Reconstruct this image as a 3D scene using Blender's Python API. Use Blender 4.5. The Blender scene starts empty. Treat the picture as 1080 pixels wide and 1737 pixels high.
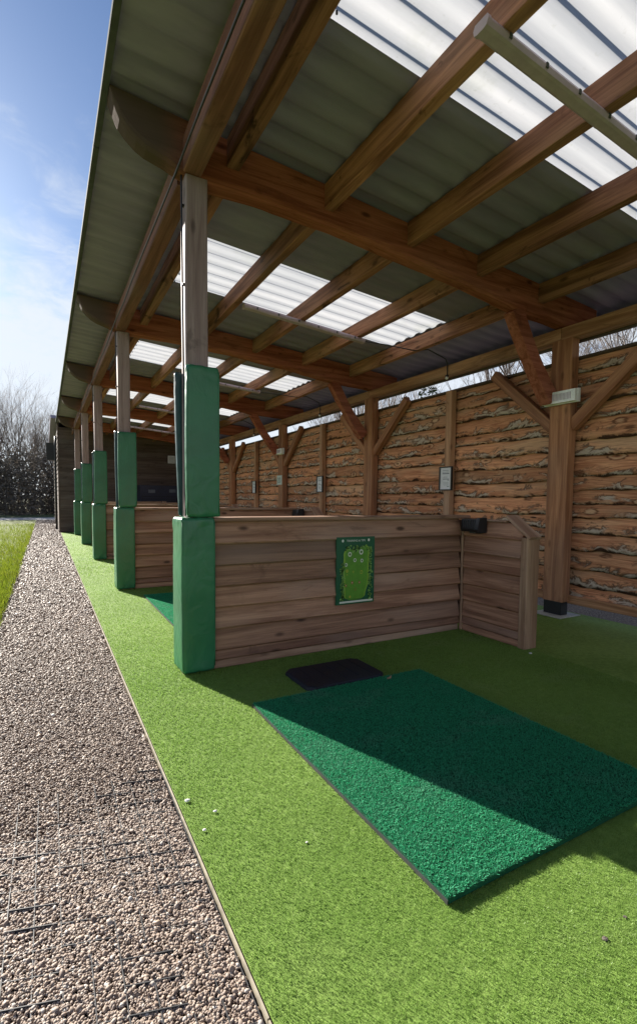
import bpy, bmesh, math, random
import numpy as np
from mathutils import Vector, Matrix, noise
random.seed(7); rng = np.random.default_rng(11)
S = bpy.context.scene
COL = S.collection
R = math.radians

# ------------------------------------------------------------------ helpers
def tag(o, label=None, cat=None, group=None, kind=None):
    if label: o['label'] = label
    if cat: o['category'] = cat
    if group: o['group'] = group
    if kind: o['kind'] = kind
    return o

def empty(name, loc=(0, 0, 0), rz=0.0):
    o = bpy.data.objects.new(name, None); COL.objects.link(o)
    o.location = loc; o.rotation_euler = (0, 0, rz); o.empty_display_size = .1
    return o

def link(name, me, mat, parent=None, loc=(0, 0, 0), smooth=False):
    o = bpy.data.objects.new(name, me); COL.objects.link(o)
    if mat is not None and not me.materials:
        for m in (mat if isinstance(mat, (list, tuple)) else [mat]): me.materials.append(m)
    o.location = loc
    if parent is not None: o.parent = parent
    if smooth:
        me.polygons.foreach_set('use_smooth', [True] * len(me.polygons))
    return o

def obj(name, bm, mat, parent=None, loc=(0, 0, 0), bevel=0.0, smooth=False, segs=2):
    if bevel > 0:
        bmesh.ops.bevel(bm, geom=[e for e in bm.edges if e.is_manifold and e.calc_face_angle(0) > .5],
                        offset=bevel, segments=segs, profile=.5, affect='EDGES', clamp_overlap=True)
    bmesh.ops.recalc_face_normals(bm, faces=bm.faces)
    me = bpy.data.meshes.new(name); bm.to_mesh(me); bm.free()
    return link(name, me, mat, parent, loc, smooth)

def copy_tree(o, parent=None):
    c = o.copy(); COL.objects.link(c)
    if parent is not None: c.parent = parent
    for ch in list(o.children): copy_tree(ch, c)
    return c

def box(bm, x0, x1, y0, y1, z0, z1, M=None):
    vs = [bm.verts.new(M @ Vector(p) if M else p) for p in
          [(x0, y0, z0), (x1, y0, z0), (x1, y1, z0), (x0, y1, z0), (x0, y0, z1), (x1, y0, z1), (x1, y1, z1), (x0, y1, z1)]]
    for f in [(3, 2, 1, 0), (4, 5, 6, 7), (0, 1, 5, 4), (1, 2, 6, 5), (2, 3, 7, 6), (3, 0, 4, 7)]:
        bm.faces.new([vs[i] for i in f])
    return vs

def prism(bm, pts, a0, a1, axis):
    """closed outline pts (2D) extruded along an axis from a0 to a1"""
    def P(p, a):
        return {'x': (a, p[0], p[1]), 'y': (p[0], a, p[1]), 'z': (p[0], p[1], a)}[axis]
    A = [bm.verts.new(P(p, a0)) for p in pts]; B = [bm.verts.new(P(p, a1)) for p in pts]
    n = len(pts)
    for i in range(n):
        bm.faces.new([A[i], A[(i + 1) % n], B[(i + 1) % n], B[i]])
    bm.faces.new(A); bm.faces.new(B[::-1])

def tube(bm, pts, r, n=6, r1=None, cap=True):
    pts = [Vector(p) for p in pts]; rings = []
    for i, p in enumerate(pts):
        d = (pts[min(i + 1, len(pts) - 1)] - pts[max(i - 1, 0)]).normalized()
        a = d.orthogonal().normalized() if i == 0 else (a - d * a.dot(d)).normalized()
        b = d.cross(a)
        rr = r if r1 is None else r + (r1 - r) * i / (len(pts) - 1)
        rings.append([bm.verts.new(p + (a * math.cos(2 * math.pi * k / n) + b * math.sin(2 * math.pi * k / n)) * rr) for k in range(n)])
    for i in range(len(rings) - 1):
        for k in range(n):
            bm.faces.new([rings[i][k], rings[i][(k + 1) % n], rings[i + 1][(k + 1) % n], rings[i + 1][k]])
    if cap:
        bm.faces.new(rings[0][::-1]); bm.faces.new(rings[-1])

def loft(bm, secs):
    """secs: list of closed rings (same count) of 3D points"""
    rings = [[bm.verts.new(p) for p in s] for s in secs]
    n = len(rings[0])
    for i in range(len(rings) - 1):
        for k in range(n):
            bm.faces.new([rings[i][k], rings[i][(k + 1) % n], rings[i + 1][(k + 1) % n], rings[i + 1][k]])
    bm.faces.new(rings[0][::-1]); bm.faces.new(rings[-1])

def nz(*a):
    return noise.noise(Vector(a))

def mesh_np(name, V, F, k):
    """big mesh from arrays: V (n,3), F (m,k)"""
    me = bpy.data.meshes.new(name)
    me.vertices.add(len(V)); me.vertices.foreach_set('co', V.astype(np.float32).ravel())
    me.loops.add(F.size); me.loops.foreach_set('vertex_index', F.astype(np.int32).ravel())
    me.polygons.add(len(F)); me.polygons.foreach_set('loop_start', np.arange(0, F.size, k, dtype=np.int32))
    me.polygons.foreach_set('loop_total', np.full(len(F), k, dtype=np.int32))
    me.update(calc_edges=True); me.validate()
    return me

# ------------------------------------------------------------------ materials
class NT:
    def __init__(s, name):
        s.m = bpy.data.materials.new(name); s.m.use_nodes = True
        s.t = s.m.node_tree; s.t.nodes.clear()
        s.out = s.n('ShaderNodeOutputMaterial')
    def n(s, typ, **kw):
        nd = s.t.nodes.new(typ)
        for k, v in kw.items():
            if k.startswith('i_'):
                nd.inputs[k[2:].replace('_', ' ')].default_value = v
            else: setattr(nd, k, v)
        return nd
    def l(s, a, b): s.t.links.new(a, b)
    def val(s, sock, v):
        if hasattr(v, 'bl_idname') or hasattr(v, 'links'): s.l(v, sock)
        else: sock.default_value = v
    def math(s, op, a, b=0.0, clamp=False):
        nd = s.n('ShaderNodeMath', operation=op, use_clamp=clamp)
        s.val(nd.inputs[0], a); s.val(nd.inputs[1], b); return nd.outputs[0]
    def vmath(s, op, a, b=(0, 0, 0)):
        nd = s.n('ShaderNodeVectorMath', operation=op)
        s.val(nd.inputs[0], a); s.val(nd.inputs[1], b); return nd.outputs[0]
    def mix(s, f, a, b, typ='MIX'):
        nd = s.n('ShaderNodeMix', data_type='RGBA', blend_type=typ)
        s.val(nd.inputs[0], f)
        for i, c in ((6, a), (7, b)):
            if isinstance(c, tuple): nd.inputs[i].default_value = (*c[:3], 1)
            else: s.l(c, nd.inputs[i])
        return nd.outputs[2]
    def noise(s, vec, scale=1.0, detail=4.0, rough=.55, dist=0.0):
        nd = s.n('ShaderNodeTexNoise', i_Scale=scale, i_Detail=detail, i_Roughness=rough, i_Distortion=dist)
        if vec is not None: s.l(vec, nd.inputs['Vector'])
        return nd.outputs['Fac']
    def ramp(s, f, a, b):
        nd = s.n('ShaderNodeMapRange', interpolation_type='SMOOTHSTEP')
        s.val(nd.inputs[0], f); nd.inputs[1].default_value = a; nd.inputs[2].default_value = b
        return nd.outputs[0]
    def bump(s, h, strength=.3, dist=.01):
        nd = s.n('ShaderNodeBump', i_Strength=strength, i_Distance=dist); s.l(h, nd.inputs['Height']); return nd.outputs[0]
    def bsdf(s, color, rough=.6, normal=None, metal=0.0, spec=.5):
        b = s.n('ShaderNodeBsdfPrincipled', i_Metallic=metal)
        b.inputs['Specular IOR Level'].default_value = spec
        s.val(b.inputs['Roughness'], rough)
        if isinstance(color, tuple): b.inputs['Base Color'].default_value = (*color[:3], 1)
        else: s.l(color, b.inputs['Base Color'])
        if normal is not None: s.l(normal, b.inputs['Normal'])
        return b.outputs[0]
    def done(s, sh): s.l(sh, s.out.inputs['Surface']); return s.m
    def coord(s, kind='Object'): return s.n('ShaderNodeTexCoord').outputs[kind]
    def island(s): return s.n('ShaderNodeNewGeometry').outputs['Random Per Island']
    def orand(s): return s.n('ShaderNodeObjectInfo').outputs['Random']

def wood(name, light, dark, axis, tail_dim=None, grey=(.3, .27, .24), greyamt=.3, knot=.6, tone=.35, rough=.7, stain=.5, knot_col=None, spec=.3):
    t = NT(name)
    isl = t.island(); ob = t.orand()
    off = t.n('ShaderNodeCombineXYZ')
    t.l(t.math('MULTIPLY', isl, 37.0), off.inputs[0]); t.l(t.math('MULTIPLY', ob, 91.0), off.inputs[1]); t.l(t.math('MULTIPLY', isl, 53.0), off.inputs[2])
    co = t.coord()
    def sc(al, ac):
        v = [ac, ac, ac]; v['xyz'.index(axis)] = al
        return t.vmath('ADD', t.vmath('MULTIPLY', co, tuple(v)), off.outputs[0])
    g1 = t.noise(sc(.9, 15.0), 1.0, 5.0, .6, .8)
    g2 = t.noise(sc(3.0, 110.0), 1.0, 3.0, .6, .2)
    low = t.noise(sc(.8, 2.2), 1.0, 3.0, .5)
    kn = t.n('ShaderNodeTexVoronoi', feature='SMOOTH_F1', i_Scale=1.0, i_Smoothness=.15)
    t.l(sc(2.6, 6.5), kn.inputs['Vector'])
    kd = kn.outputs['Distance']
    c = t.mix(t.ramp(g1, .32, .68), dark, light)
    c = t.mix(t.math('MULTIPLY', t.ramp(g2, .35, .75), .35), c, tuple(x * .45 for x in dark))
    c = t.mix(t.math('MULTIPLY', t.ramp(low, .45, .75), greyamt), c, grey)
    st = t.noise(sc(2.2, 5.0), 1.0, 4.0, .65, 1.2)
    c = t.mix(t.math('MULTIPLY', t.ramp(st, .58, .72), stain), c, tuple(x * .35 for x in dark))
    kc = knot_col or tuple(x * .25 for x in dark)
    c = t.mix(t.math('MULTIPLY', t.ramp(kd, .17, .05), knot), c, kc)
    tn = t.math('ADD', t.math('MULTIPLY', t.math('FRACT', t.math('ADD', isl, ob)), tone), 1 - tone * .6)
    c = t.mix(1.0, c, t.n('ShaderNodeCombineColor').outputs[0], 'MULTIPLY') if False else c
    if tail_dim:  # dimmer light painted into the colour of the tails, subduing their sunlit ends
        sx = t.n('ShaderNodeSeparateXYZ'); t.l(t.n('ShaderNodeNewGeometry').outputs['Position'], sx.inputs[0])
        dim_x = t.math('ADD', sx.outputs[0], t.math('MULTIPLY', t.math('SUBTRACT', low, .5), .25))
        c = t.mix(t.math('MULTIPLY', t.ramp(dim_x, 1.0, .62), 1.0), c, t.mix(g1, tuple(x * .8 for x in tail_dim), tuple(x * 1.2 for x in tail_dim)))
    hs = t.n('ShaderNodeHueSaturation'); t.l(c, hs.inputs['Color']); t.l(tn, hs.inputs['Value'])
    h = t.math('ADD', t.math('MULTIPLY', g1, .5), t.math('ADD', t.math('MULTIPLY', g2, .5), t.math('MULTIPLY', t.ramp(kd, .05, .2), .6)))
    return t.done(t.bsdf(hs.outputs[0], rough, t.bump(h, .35, .006), spec=spec))

def plain(name, col, rough=.5, metal=0.0, var=.15, scale=12.0, bump=.05, spec=.5):
    t = NT(name); co = t.coord()
    n1 = t.noise(co, scale, 4.0); n2 = t.noise(co, scale * .15, 3.0)
    c = t.mix(t.ramp(t.math('ADD', t.math('MULTIPLY', n1, .5), t.math('MULTIPLY', n2, .5)), .35, .65), tuple(x * (1 - var) for x in col), tuple(min(1, x * (1 + var)) for x in col))
    r = t.math('ADD', t.math('MULTIPLY', n1, .15), rough - .07)
    return t.done(t.bsdf(c, r, t.bump(n1, bump, .005), metal, spec))

M = {}
RAF_L, RAF_D = (.48, .172, .11), (.25, .076, .045)
M['rafter'] = wood('rafter timber', RAF_L, RAF_D, 'x', tail_dim=(.115, .082, .066), rough=.95, spec=.04, greyamt=.1, knot=.8, tone=.2)
M['beam'] = wood('eaves beam timber', (.29, .135, .10), (.155, .064, .047), 'y', greyamt=.25, knot=.4, tone=.2)
M['purlin'] = wood('purlin timber', (.50, .235, .15), (.18, .068, .042), 'y', grey=(.40, .27, .20), greyamt=.45, knot=.7, tone=.45, stain=1.0)
M['post'] = wood('post timber', (.42, .315, .30), (.28, .19, .18), 'z', grey=(.42, .355, .365), greyamt=.6, knot=.6, tone=.2)
M['wallpost'] = wood('wall post timber', (.56, .27, .14), (.30, .12, .058), 'z', greyamt=.15, knot=.5, tone=.25)
M['stud'] = wood('wall stud timber', (.56, .33, .20), (.34, .17, .09), 'z', greyamt=.3, knot=.5, tone=.25)
M['brace'] = wood('brace timber', (.52, .25, .135), (.29, .115, .058), 'x', greyamt=.1, knot=.5, tone=.25)
M['plate'] = wood('wall plate timber', (.52, .28, .15), (.26, .115, .055), 'y', greyamt=.25, knot=.5, tone=.25)
M['dark_plate'] = wood('dark plate timber', (.12, .085, .065), (.07, .045, .035), 'y', greyamt=.25, knot=.3, tone=.2)
BL, BD = (.45, .25, .162), (.22, .106, .066)
M['board'] = wood('partition boards', BL, BD, 'x', grey=(.39, .28, .225), greyamt=.5, knot=.9, tone=.6, stain=.4)
M['board_y'] = wood('return boards', BL, BD, 'y', grey=(.39, .28, .225), greyamt=.5, knot=.9, tone=.6, stain=.4)
M['cap'] = wood('partition cap', (.50, .32, .22), (.28, .155, .10), 'x', grey=(.46, .38, .33), greyamt=.4, knot=.5, tone=.2)
M['trim_z'] = wood('partition trim', (.56, .36, .24), (.32, .18, .11), 'z', greyamt=.3, knot=.5, tone=.25)
M['clad'] = wood('clubhouse cladding', (.17, .125, .105), (.10, .068, .055), 'x', grey=(.19, .165, .15), greyamt=.5, knot=.4, tone=.35)
M['clad_y'] = wood('clubhouse side cladding', (.17, .125, .105), (.10, .068, .055), 'y', grey=(.19, .165, .15), greyamt=.5, knot=.4, tone=.35)

def waney():
    t = NT('waney edge boards')
    uv = t.n('ShaderNodeUVMap').outputs[0]
    isl = t.island(); ob = t.orand()
    sp = t.n('ShaderNodeSeparateXYZ'); t.l(uv, sp.inputs[0]); u, v = sp.outputs[0], sp.outputs[1]
    off = t.math('ADD', t.math('MULTIPLY', isl, 61.0), t.math('MULTIPLY', ob, 97.0))
    def vec(su, sv, k=1.0):
        c = t.n('ShaderNodeCombineXYZ'); t.l(t.math('MULTIPLY', u, su), c.inputs[0]); t.l(t.math('MULTIPLY', v, sv), c.inputs[1]); t.l(t.math('MULTIPLY', off, k), c.inputs[2]); return c.outputs[0]
    gr = t.noise(vec(1.8, 6.0), 1.0, 6.0, .65, 1.6)
    fine = t.noise(vec(5.0, 38.0), 1.0, 3.0, .6, .5)
    wob = t.noise(vec(4.0, 1.3, 2.0), 1.0, 6.0, .68, 1.0)
    pat = t.noise(vec(1.5, 1.1, 3.0), 1.0, 4.0, .6, .8)
    hue = t.noise(vec(.9, .8, 7.0), 1.0, 3.0, .55)
    c = t.mix(t.ramp(gr, .30, .70), (.41, .155, .078), (.76, .39, .21))
    c = t.mix(t.math('MULTIPLY', t.ramp(hue, .45, .70), .6), c, (.55, .38, .24))
    tone = t.math('ADD', t.math('MULTIPLY', isl, .45), .78)
    hs = t.n('ShaderNodeHueSaturation'); t.l(c, hs.inputs['Color']); t.l(tone, hs.inputs['Value']); c = hs.outputs[0]
    c = t.mix(t.math('MULTIPLY', t.ramp(fine, .48, .8), .5), c, (.16, .065, .028))
    he = t.math('ADD', v, t.math('MULTIPLY', t.math('SUBTRACT', wob, .5), 2.1))
    sap = t.math('MULTIPLY', t.ramp(he, .40, .20), t.ramp(pat, .44, .54))
    c = t.mix(t.math('MULTIPLY', sap, .92), c, t.mix(fine, (.42, .36, .30), (.72, .63, .52)))
    ln = t.math('ABSOLUTE', t.math('SUBTRACT', he, .30))
    c = t.mix(t.math('MULTIPLY', t.math('MULTIPLY', t.ramp(ln, .17, .0), .85), t.ramp(pat, .40, .52)), c, (.10, .042, .02))
    # brown stain creeping in from the live edge
    c = t.mix(t.math('MULTIPLY', t.ramp(he, .18, -.22), .85), c, (.14, .056, .025))
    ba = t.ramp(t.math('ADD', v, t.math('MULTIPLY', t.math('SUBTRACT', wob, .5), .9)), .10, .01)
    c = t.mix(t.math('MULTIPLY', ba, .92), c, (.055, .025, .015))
    kn = t.n('ShaderNodeTexVoronoi', feature='SMOOTH_F1', i_Scale=1.0, i_Smoothness=.2); t.l(vec(3.0, 1.5, 5.0), kn.inputs['Vector'])
    kd = t.math('ADD', kn.outputs['Distance'], t.math('MULTIPLY', t.math('SUBTRACT', gr, .5), .35))
    kz = t.ramp(pat, .52, .46)
    c = t.mix(t.math('MULTIPLY', t.math('MULTIPLY', t.ramp(t.math('ABSOLUTE', t.math('SUBTRACT', kd, .19)), .07, .0), kz), .55), c, (.70, .52, .34))
    c = t.mix(t.math('MULTIPLY', t.ramp(t.math('ABSOLUTE', t.math('SUBTRACT', kd, .27)), .06, .0), t.math('MULTIPLY', kz, .8)), c, (.09, .036, .017))
    c = t.mix(t.math('MULTIPLY', t.ramp(kd, .13, .06), .9), c, (.035, .018, .011))
    h = t.math('ADD', t.math('MULTIPLY', gr, .6), t.math('SUBTRACT', t.math('MULTIPLY', fine, .3), t.math('MULTIPLY', ba, .9)))
    return t.done(t.bsdf(c, .75, t.bump(h, .6, .014), spec=.25))
M['waney'] = waney()

def vinyl(name, col):
    t = NT(name); co = t.coord()
    st = t.vmath('MULTIPLY', co, (1, 1, .8))
    w = t.noise(st, 7.0, 3.0, .5, 1.5); f = t.noise(co, 260.0, 2.0); d = t.noise(co, 3.0, 4.0)
    c = t.mix(t.ramp(d, .3, .7), tuple(x * .85 for x in col), tuple(x * 1.12 for x in col))
    rg = t.math('ADD', t.math('MULTIPLY', d, .18), .26)
    b1 = t.bump(t.ramp(w, .3, .7), .11, .02)
    b = t.n('ShaderNodeBump', i_Strength=.14, i_Distance=.001); t.l(f, b.inputs['Height']); t.l(b1, b.inputs['Normal'])
    return t.done(t.bsdf(c, rg, b.outputs[0], spec=.5))
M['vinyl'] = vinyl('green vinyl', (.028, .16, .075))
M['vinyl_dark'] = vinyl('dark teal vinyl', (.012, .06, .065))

def roofing():
    t = NT('grey roof sheeting'); co = t.coord()
    a = t.noise(t.vmath('MULTIPLY', co, (1.2, 6, 1)), 1.0, 5.0, .6); b = t.noise(co, 30.0, 3.0); d = t.noise(co, .7, 3.0)
    c = t.mix(t.ramp(a, .3, .7), (.225, .205, .335), (.31, .285, .43))
    c = t.mix(t.math('MULTIPLY', t.ramp(d, .45, .7), .4), c, (.25, .225, .36))
    return t.done(t.bsdf(c, .6, t.bump(b, .08, .003), spec=.4))
M['roof'] = roofing()

def skylight():
    t = NT('translucent roof sheeting'); co = t.coord()
    a = t.noise(t.vmath('MULTIPLY', co, (.8, 9, 1)), 1.0, 4.0, .6); b = t.noise(co, 25.0, 3.0)
    c = t.mix(t.ramp(a, .3, .75), (.41, .42, .43), (.51, .51, .51))
    c = t.mix(t.math('MULTIPLY', t.ramp(b, .62, .75), .3), c, (.33, .33, .29))
    al = t.noise(co, 2.2, 5.0, .65)
    c = t.mix(t.math('MULTIPLY', t.ramp(al, .52, .75), .35), c, (.27, .29, .22))
    gn = t.n('ShaderNodeNewGeometry').outputs['Normal']; sz = t.n('ShaderNodeSeparateXYZ'); t.l(gn, sz.inputs[0])
    up = t.n('ShaderNodeCombineXYZ'); t.l(t.math('MULTIPLY', t.math('SIGN', sz.outputs[2]), 1.9), up.inputs[2])
    tr = t.n('ShaderNodeBsdfTranslucent'); t.l(c, tr.inputs['Color']); t.l(t.vmath('NORMALIZE', t.vmath('ADD', gn, up.outputs[0])), tr.inputs['Normal'])
    gl = t.bsdf(c, .35)
    mx = t.n('ShaderNodeMixShader', i_Fac=.22); t.l(tr.outputs[0], mx.inputs[1]); t.l(gl, mx.inputs[2])
    return t.done(mx.outputs[0])
M['skylight'] = skylight()

def fibre(name, c1, c2, c3, trans=.35, rough=.45, worn=None):
    t = NT(name); isl = t.island()
    g = t.n('ShaderNodeNewGeometry').outputs['Position']
    big = t.noise(g, 1.6, 4.0, .6)
    c = t.mix(isl, c1, c2)
    c = t.mix(t.math('MULTIPLY', t.ramp(big, .35, .7), .55), c, c3)
    if worn:
        wv = t.vmath('MULTIPLY', g, (1.0, 1.4, 0))
        wn = t.noise(wv, 2.3, 5.0, .65, .5)
        c = t.mix(t.math('MULTIPLY', t.ramp(wn, .50, .72), .55), c, worn)
    tr = t.n('ShaderNodeBsdfTranslucent'); t.l(c, tr.inputs['Color'])
    mx = t.n('ShaderNodeMixShader', i_Fac=trans); t.l(t.bsdf(c, rough, spec=.35), mx.inputs[1]); t.l(tr.outputs[0], mx.inputs[2])
    return t.done(mx.outputs[0])
M['turf_fibre'] = fibre('turf fibre', (.165, .29, .048), (.29, .44, .11), (.225, .345, .08), .4, .5, worn=(.31, .40, .15))
M['mat_fibre'] = fibre('mat fibre', (.016, .24, .095), (.065, .52, .26), (.05, .38, .19), .4, .7, worn=(.15, .40, .26))
M['lawn_blade'] = fibre('lawn blade', (.10, .16, .009), (.22, .27, .025), (.18, .20, .022), .45)

def ground_mat(name, c1, c2, fine=90.0, mid=8.0, big=.8, bump=.5, dist=.01, rough=.85):
    t = NT(name); g = t.n('ShaderNodeNewGeometry').outputs['Position']
    a, b, d = t.noise(g, fine, 4.0, .7), t.noise(g, mid, 4.0), t.noise(g, big, 4.0)
    f = t.math('ADD', t.math('MULTIPLY', a, .5), t.math('ADD', t.math('MULTIPLY', b, .25), t.math('MULTIPLY', d, .25)))
    c = t.mix(t.ramp(f, .38, .62), c1, c2)
    return t.done(t.bsdf(c, rough, t.bump(a, bump, dist), spec=.2))
M['turf'] = ground_mat('artificial turf backing', (.10, .19, .025), (.25, .37, .085), 260.0, 30.0, 1.2, .6, .006)
M['mat'] = ground_mat('tee mat backing', (.004, .05, .022), (.009, .11, .05), 240.0, 25.0, 2.0, .6, .006)
M['lawn'] = ground_mat('lawn soil and turf', (.08, .12, .009), (.18, .21, .025), 60.0, 9.0, .5, .7, .02)
M['ground'] = ground_mat('rough ground', (.07, .09, .03), (.16, .17, .07), 20.0, 2.0, .1, .5, .03)
M['road'] = ground_mat('pale road', (.30, .29, .28), (.46, .44, .42), 30.0, 5.0, .3, .3, .01)
M['concrete'] = ground_mat('concrete pad', (.36, .35, .32), (.52, .50, .46), 60.0, 9.0, 2.0, .4, .004)

def gravel(name, k=1.0, sc=85.0):
    t = NT(name); g = t.n('ShaderNodeNewGeometry').outputs['Position']
    v = t.n('ShaderNodeTexVoronoi', feature='F1', i_Scale=sc); t.l(g, v.inputs['Vector'])
    sp = t.n('ShaderNodeSeparateColor'); t.l(v.outputs['Color'], sp.inputs[0])
    d = t.noise(g, 1.5, 4.0)
    c = t.mix(sp.outputs[0], tuple(k * x for x in (.24, .178, .14)), tuple(k * x for x in (.40, .31, .25)))
    c = t.mix(t.math('MULTIPLY', t.ramp(sp.outputs[1], .75, .95), .6), c, tuple(k * x for x in (.48, .42, .37)))
    c = t.mix(t.ramp(v.outputs['Distance'], .35, .85), c, tuple(k * x for x in (.12, .09, .075)))
    c = t.mix(t.math('MULTIPLY', t.ramp(d, .4, .7), .25), c, tuple(k * x for x in (.27, .205, .165)))
    h = t.math('SUBTRACT', 1.0, v.outputs['Distance'])
    return t.done(t.bsdf(c, .8, t.bump(h, .9, .012), spec=.3))
M['gravel'] = gravel('pea gravel bed', 1.0, 130.0)
M['rear_gravel'] = gravel('grey rear gravel', .8, 60.0)

def pebble():
    t = NT('pebble stone'); i = t.island(); g = t.n('ShaderNodeNewGeometry').outputs['Position']
    r = t.n('ShaderNodeValToRGB'); t.l(i, r.inputs[0])
    e = r.color_ramp.elements
    cols = [(0, (.17, .127, .10)), (.18, (.27, .20, .155)), (.42, (.345, .262, .203)), (.62, (.30, .238, .195)), (.78, (.395, .30, .225)), (.92, (.44, .37, .31)), (1, (.62, .57, .51))]
    e[0].position, e[0].color = 0, (*cols[0][1], 1); e[1].position, e[1].color = 1, (*cols[-1][1], 1)
    for p, c in cols[1:-1]:
        x = e.new(p); x.color = (*c, 1)
    n1 = t.noise(g, 300.0, 3.0)
    c = t.mix(t.math('MULTIPLY', t.ramp(n1, .4, .7), .3), r.outputs[0], (.17, .13, .11))
    return t.done(t.bsdf(c, .6, t.bump(n1, .2, .002), spec=.35))
M['pebble'] = pebble()

M['black'] = plain('black plastic', (.012, .013, .015), .45)
M['rubber'] = plain('black rubber', (.006, .009, .021), .55, var=.3)
M['grid'] = plain('grey black grid plastic', (.05, .05, .052), .45)
M['cable'] = plain('black cable', (.015, .015, .017), .4)
M['steel'] = plain('black steel shoe', (.014, .015, .020), .4, .3)
M['galv'] = plain('galvanised trim', (.10, .105, .11), .9, .0, spec=.05)
M['white_plastic'] = plain('white fitting plastic', (.80, .80, .80), .35, var=.06)
M['fitting'] = plain('grey white batten housing', (.46, .37, .47), .4, var=.1, scale=20.0)
M['diffuser'] = plain('ribbed clear diffuser', (.90, .92, .92), .2, var=.08, scale=40.0)
M['paper'] = plain('white paper', (.72, .74, .78), .5, var=.04)
M['ink'] = plain('grey ink', (.22, .25, .29), .6)
M['pale_edge'] = plain('pale edging timber', (.34, .30, .22), .7, var=.3, scale=30)
M['chip'] = plain('white chip', (.75, .74, .70), .6)
M['leaf_dry'] = plain('dry leaf', (.38, .27, .17), .7, var=.3, scale=60)
M['navy'] = plain('dark blue cabinet paint', (.025, .03, .06), .4)
M['glass_dark'] = plain('cabinet panel', (.13, .15, .19), .3)
M['poster_dark'] = plain('poster dark green', (.010, .10, .045), .35, var=.05)
M['poster_mid'] = plain('poster fairway green', (.11, .30, .03), .35, var=.12, scale=25)
M['poster_rim'] = plain('poster rough green', (.25, .43, .05), .35, var=.1, scale=30)
M['poster_tree'] = plain('poster tree green', (.22, .44, .10), .4, var=.3, scale=60)
M['poster_tree_dark'] = plain('poster tree shade green', (.015, .09, .018), .4, var=.2)
M['poster_white'] = plain('poster white', (.72, .74, .66), .4, var=.03)
M['poster_cream'] = plain('poster cream', (.60, .52, .36), .4, var=.03)
M['poster_ink'] = plain('poster ink', (.02, .035, .03), .4, var=.03)
M['poster_red'] = plain('poster red brown', (.28, .12, .035), .4, var=.03)
M['poster_yellow'] = plain('poster yellow', (.48, .42, .05), .4, var=.03)
M['bark'] = ground_mat('tree bark', (.10, .085, .072), (.22, .185, .16), 30.0, 6.0, 1.0, .6, .02)
M['twig'] = plain('twig', (.17, .14, .12), .8, var=.25, scale=2.0)
M['scrub'] = fibre('dark scrub leaf', (.15, .128, .105), (.20, .17, .145), (.17, .15, .125), .25, .95)
M['ivy'] = fibre('ivy leaf', (.025, .06, .012), (.07, .13, .02), (.05, .10, .02), .3, .4)
M['number_green'] = plain('number sign ink', (.10, .17, .16), .5)
M['sign_pale'] = plain('pale sign face', (.58, .64, .61), .45, var=.05)

# ------------------------------------------------------------------ layout numbers
PITCH = 3.391
Y0 = 3.325                       # first post row
XP = .907                        # front post centre
ROWS = range(-1, 5)
YEND = 18.3                      # clubhouse wall closes the row
def roofz(x): return 3.615 - .08 * (x - .8)

# ------------------------------------------------------------------ ground
def sheet(name, x0, x1, y0, y1, z, mat, kind='structure', nx=1, ny=1, amp=0):
    bm = bmesh.new()
    vs = [[bm.verts.new((x0 + (x1 - x0) * i / nx, y0 + (y1 - y0) * j / ny,
            z + (amp * nz(i * 1.7, j * 1.3, 3.1) if 0 < i < nx and 0 < j < ny else 0))) for j in range(ny + 1)] for i in range(nx + 1)]
    for i in range(nx):
        for j in range(ny):
            bm.faces.new([vs[i][j], vs[i + 1][j], vs[i + 1][j + 1], vs[i][j + 1]])
    o = obj(name, bm, mat); tag(o, kind=kind); return o
XT, XG = .42, -.401
tag(sheet('ground', -400, 400, -300, 700, -.03, M['ground']), 'rough grassy ground running out to the trees')
tag(sheet('lawn', -40, XG, -6, 28.6, -.004, M['lawn'], nx=20, ny=30, amp=.01), 'bright green mown lawn left of the gravel path')
tag(sheet('gravel_path', XG, XT, -6, 28.6, -.012, M['gravel']), 'brown pea gravel path between lawn and artificial turf')
tag(sheet('road', -40, 12, 28.6, 31.8, -.006, M['road']), 'pale road crossing the far end of the path')
tag(sheet('artificial_turf', XT + .012, 4.97, -5, YEND, .004, M['turf']), 'lime green artificial turf floor of the driving bays')
tag(sheet('rear_gravel', 4.97, 12, -6, 26, -.008, M['rear_gravel']), 'grey gravel ground behind the timber wall')

def blades(name, pts, h, w, lean, mat, label, zbase=0.0, tufts=False):
    n = len(pts)
    ang = rng.uniform(0, 2 * np.pi, n); d = np.stack([np.cos(ang), np.sin(ang)], 1)
    la = rng.uniform(0, 2 * np.pi, n); ll = rng.uniform(.2, 1, n) * lean
    hh = h * rng.uniform(.65, 1.15, n) * pts[:, 3]
    ww = w * rng.uniform(.7, 1.3, n) * pts[:, 3]
    base = np.stack([pts[:, 0], pts[:, 1], pts[:, 2] + zbase], 1)
    tip = base + np.stack([np.cos(la) * ll * hh, np.sin(la) * ll * hh, hh], 1)
    side = np.stack([d[:, 0] * ww * .5, d[:, 1] * ww * .5, np.zeros(n)], 1)
    V = np.concatenate([base - side, base + side, tip + side * .45, tip - side * .45])
    i = np.arange(n); F = np.stack([i, i + n, i + 2 * n, i + 3 * n], 1)
    me = mesh_np(name, V, F, 4)
    o = link(name, me, mat); tag(o, label, 'grass', kind='stuff'); return o

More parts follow.
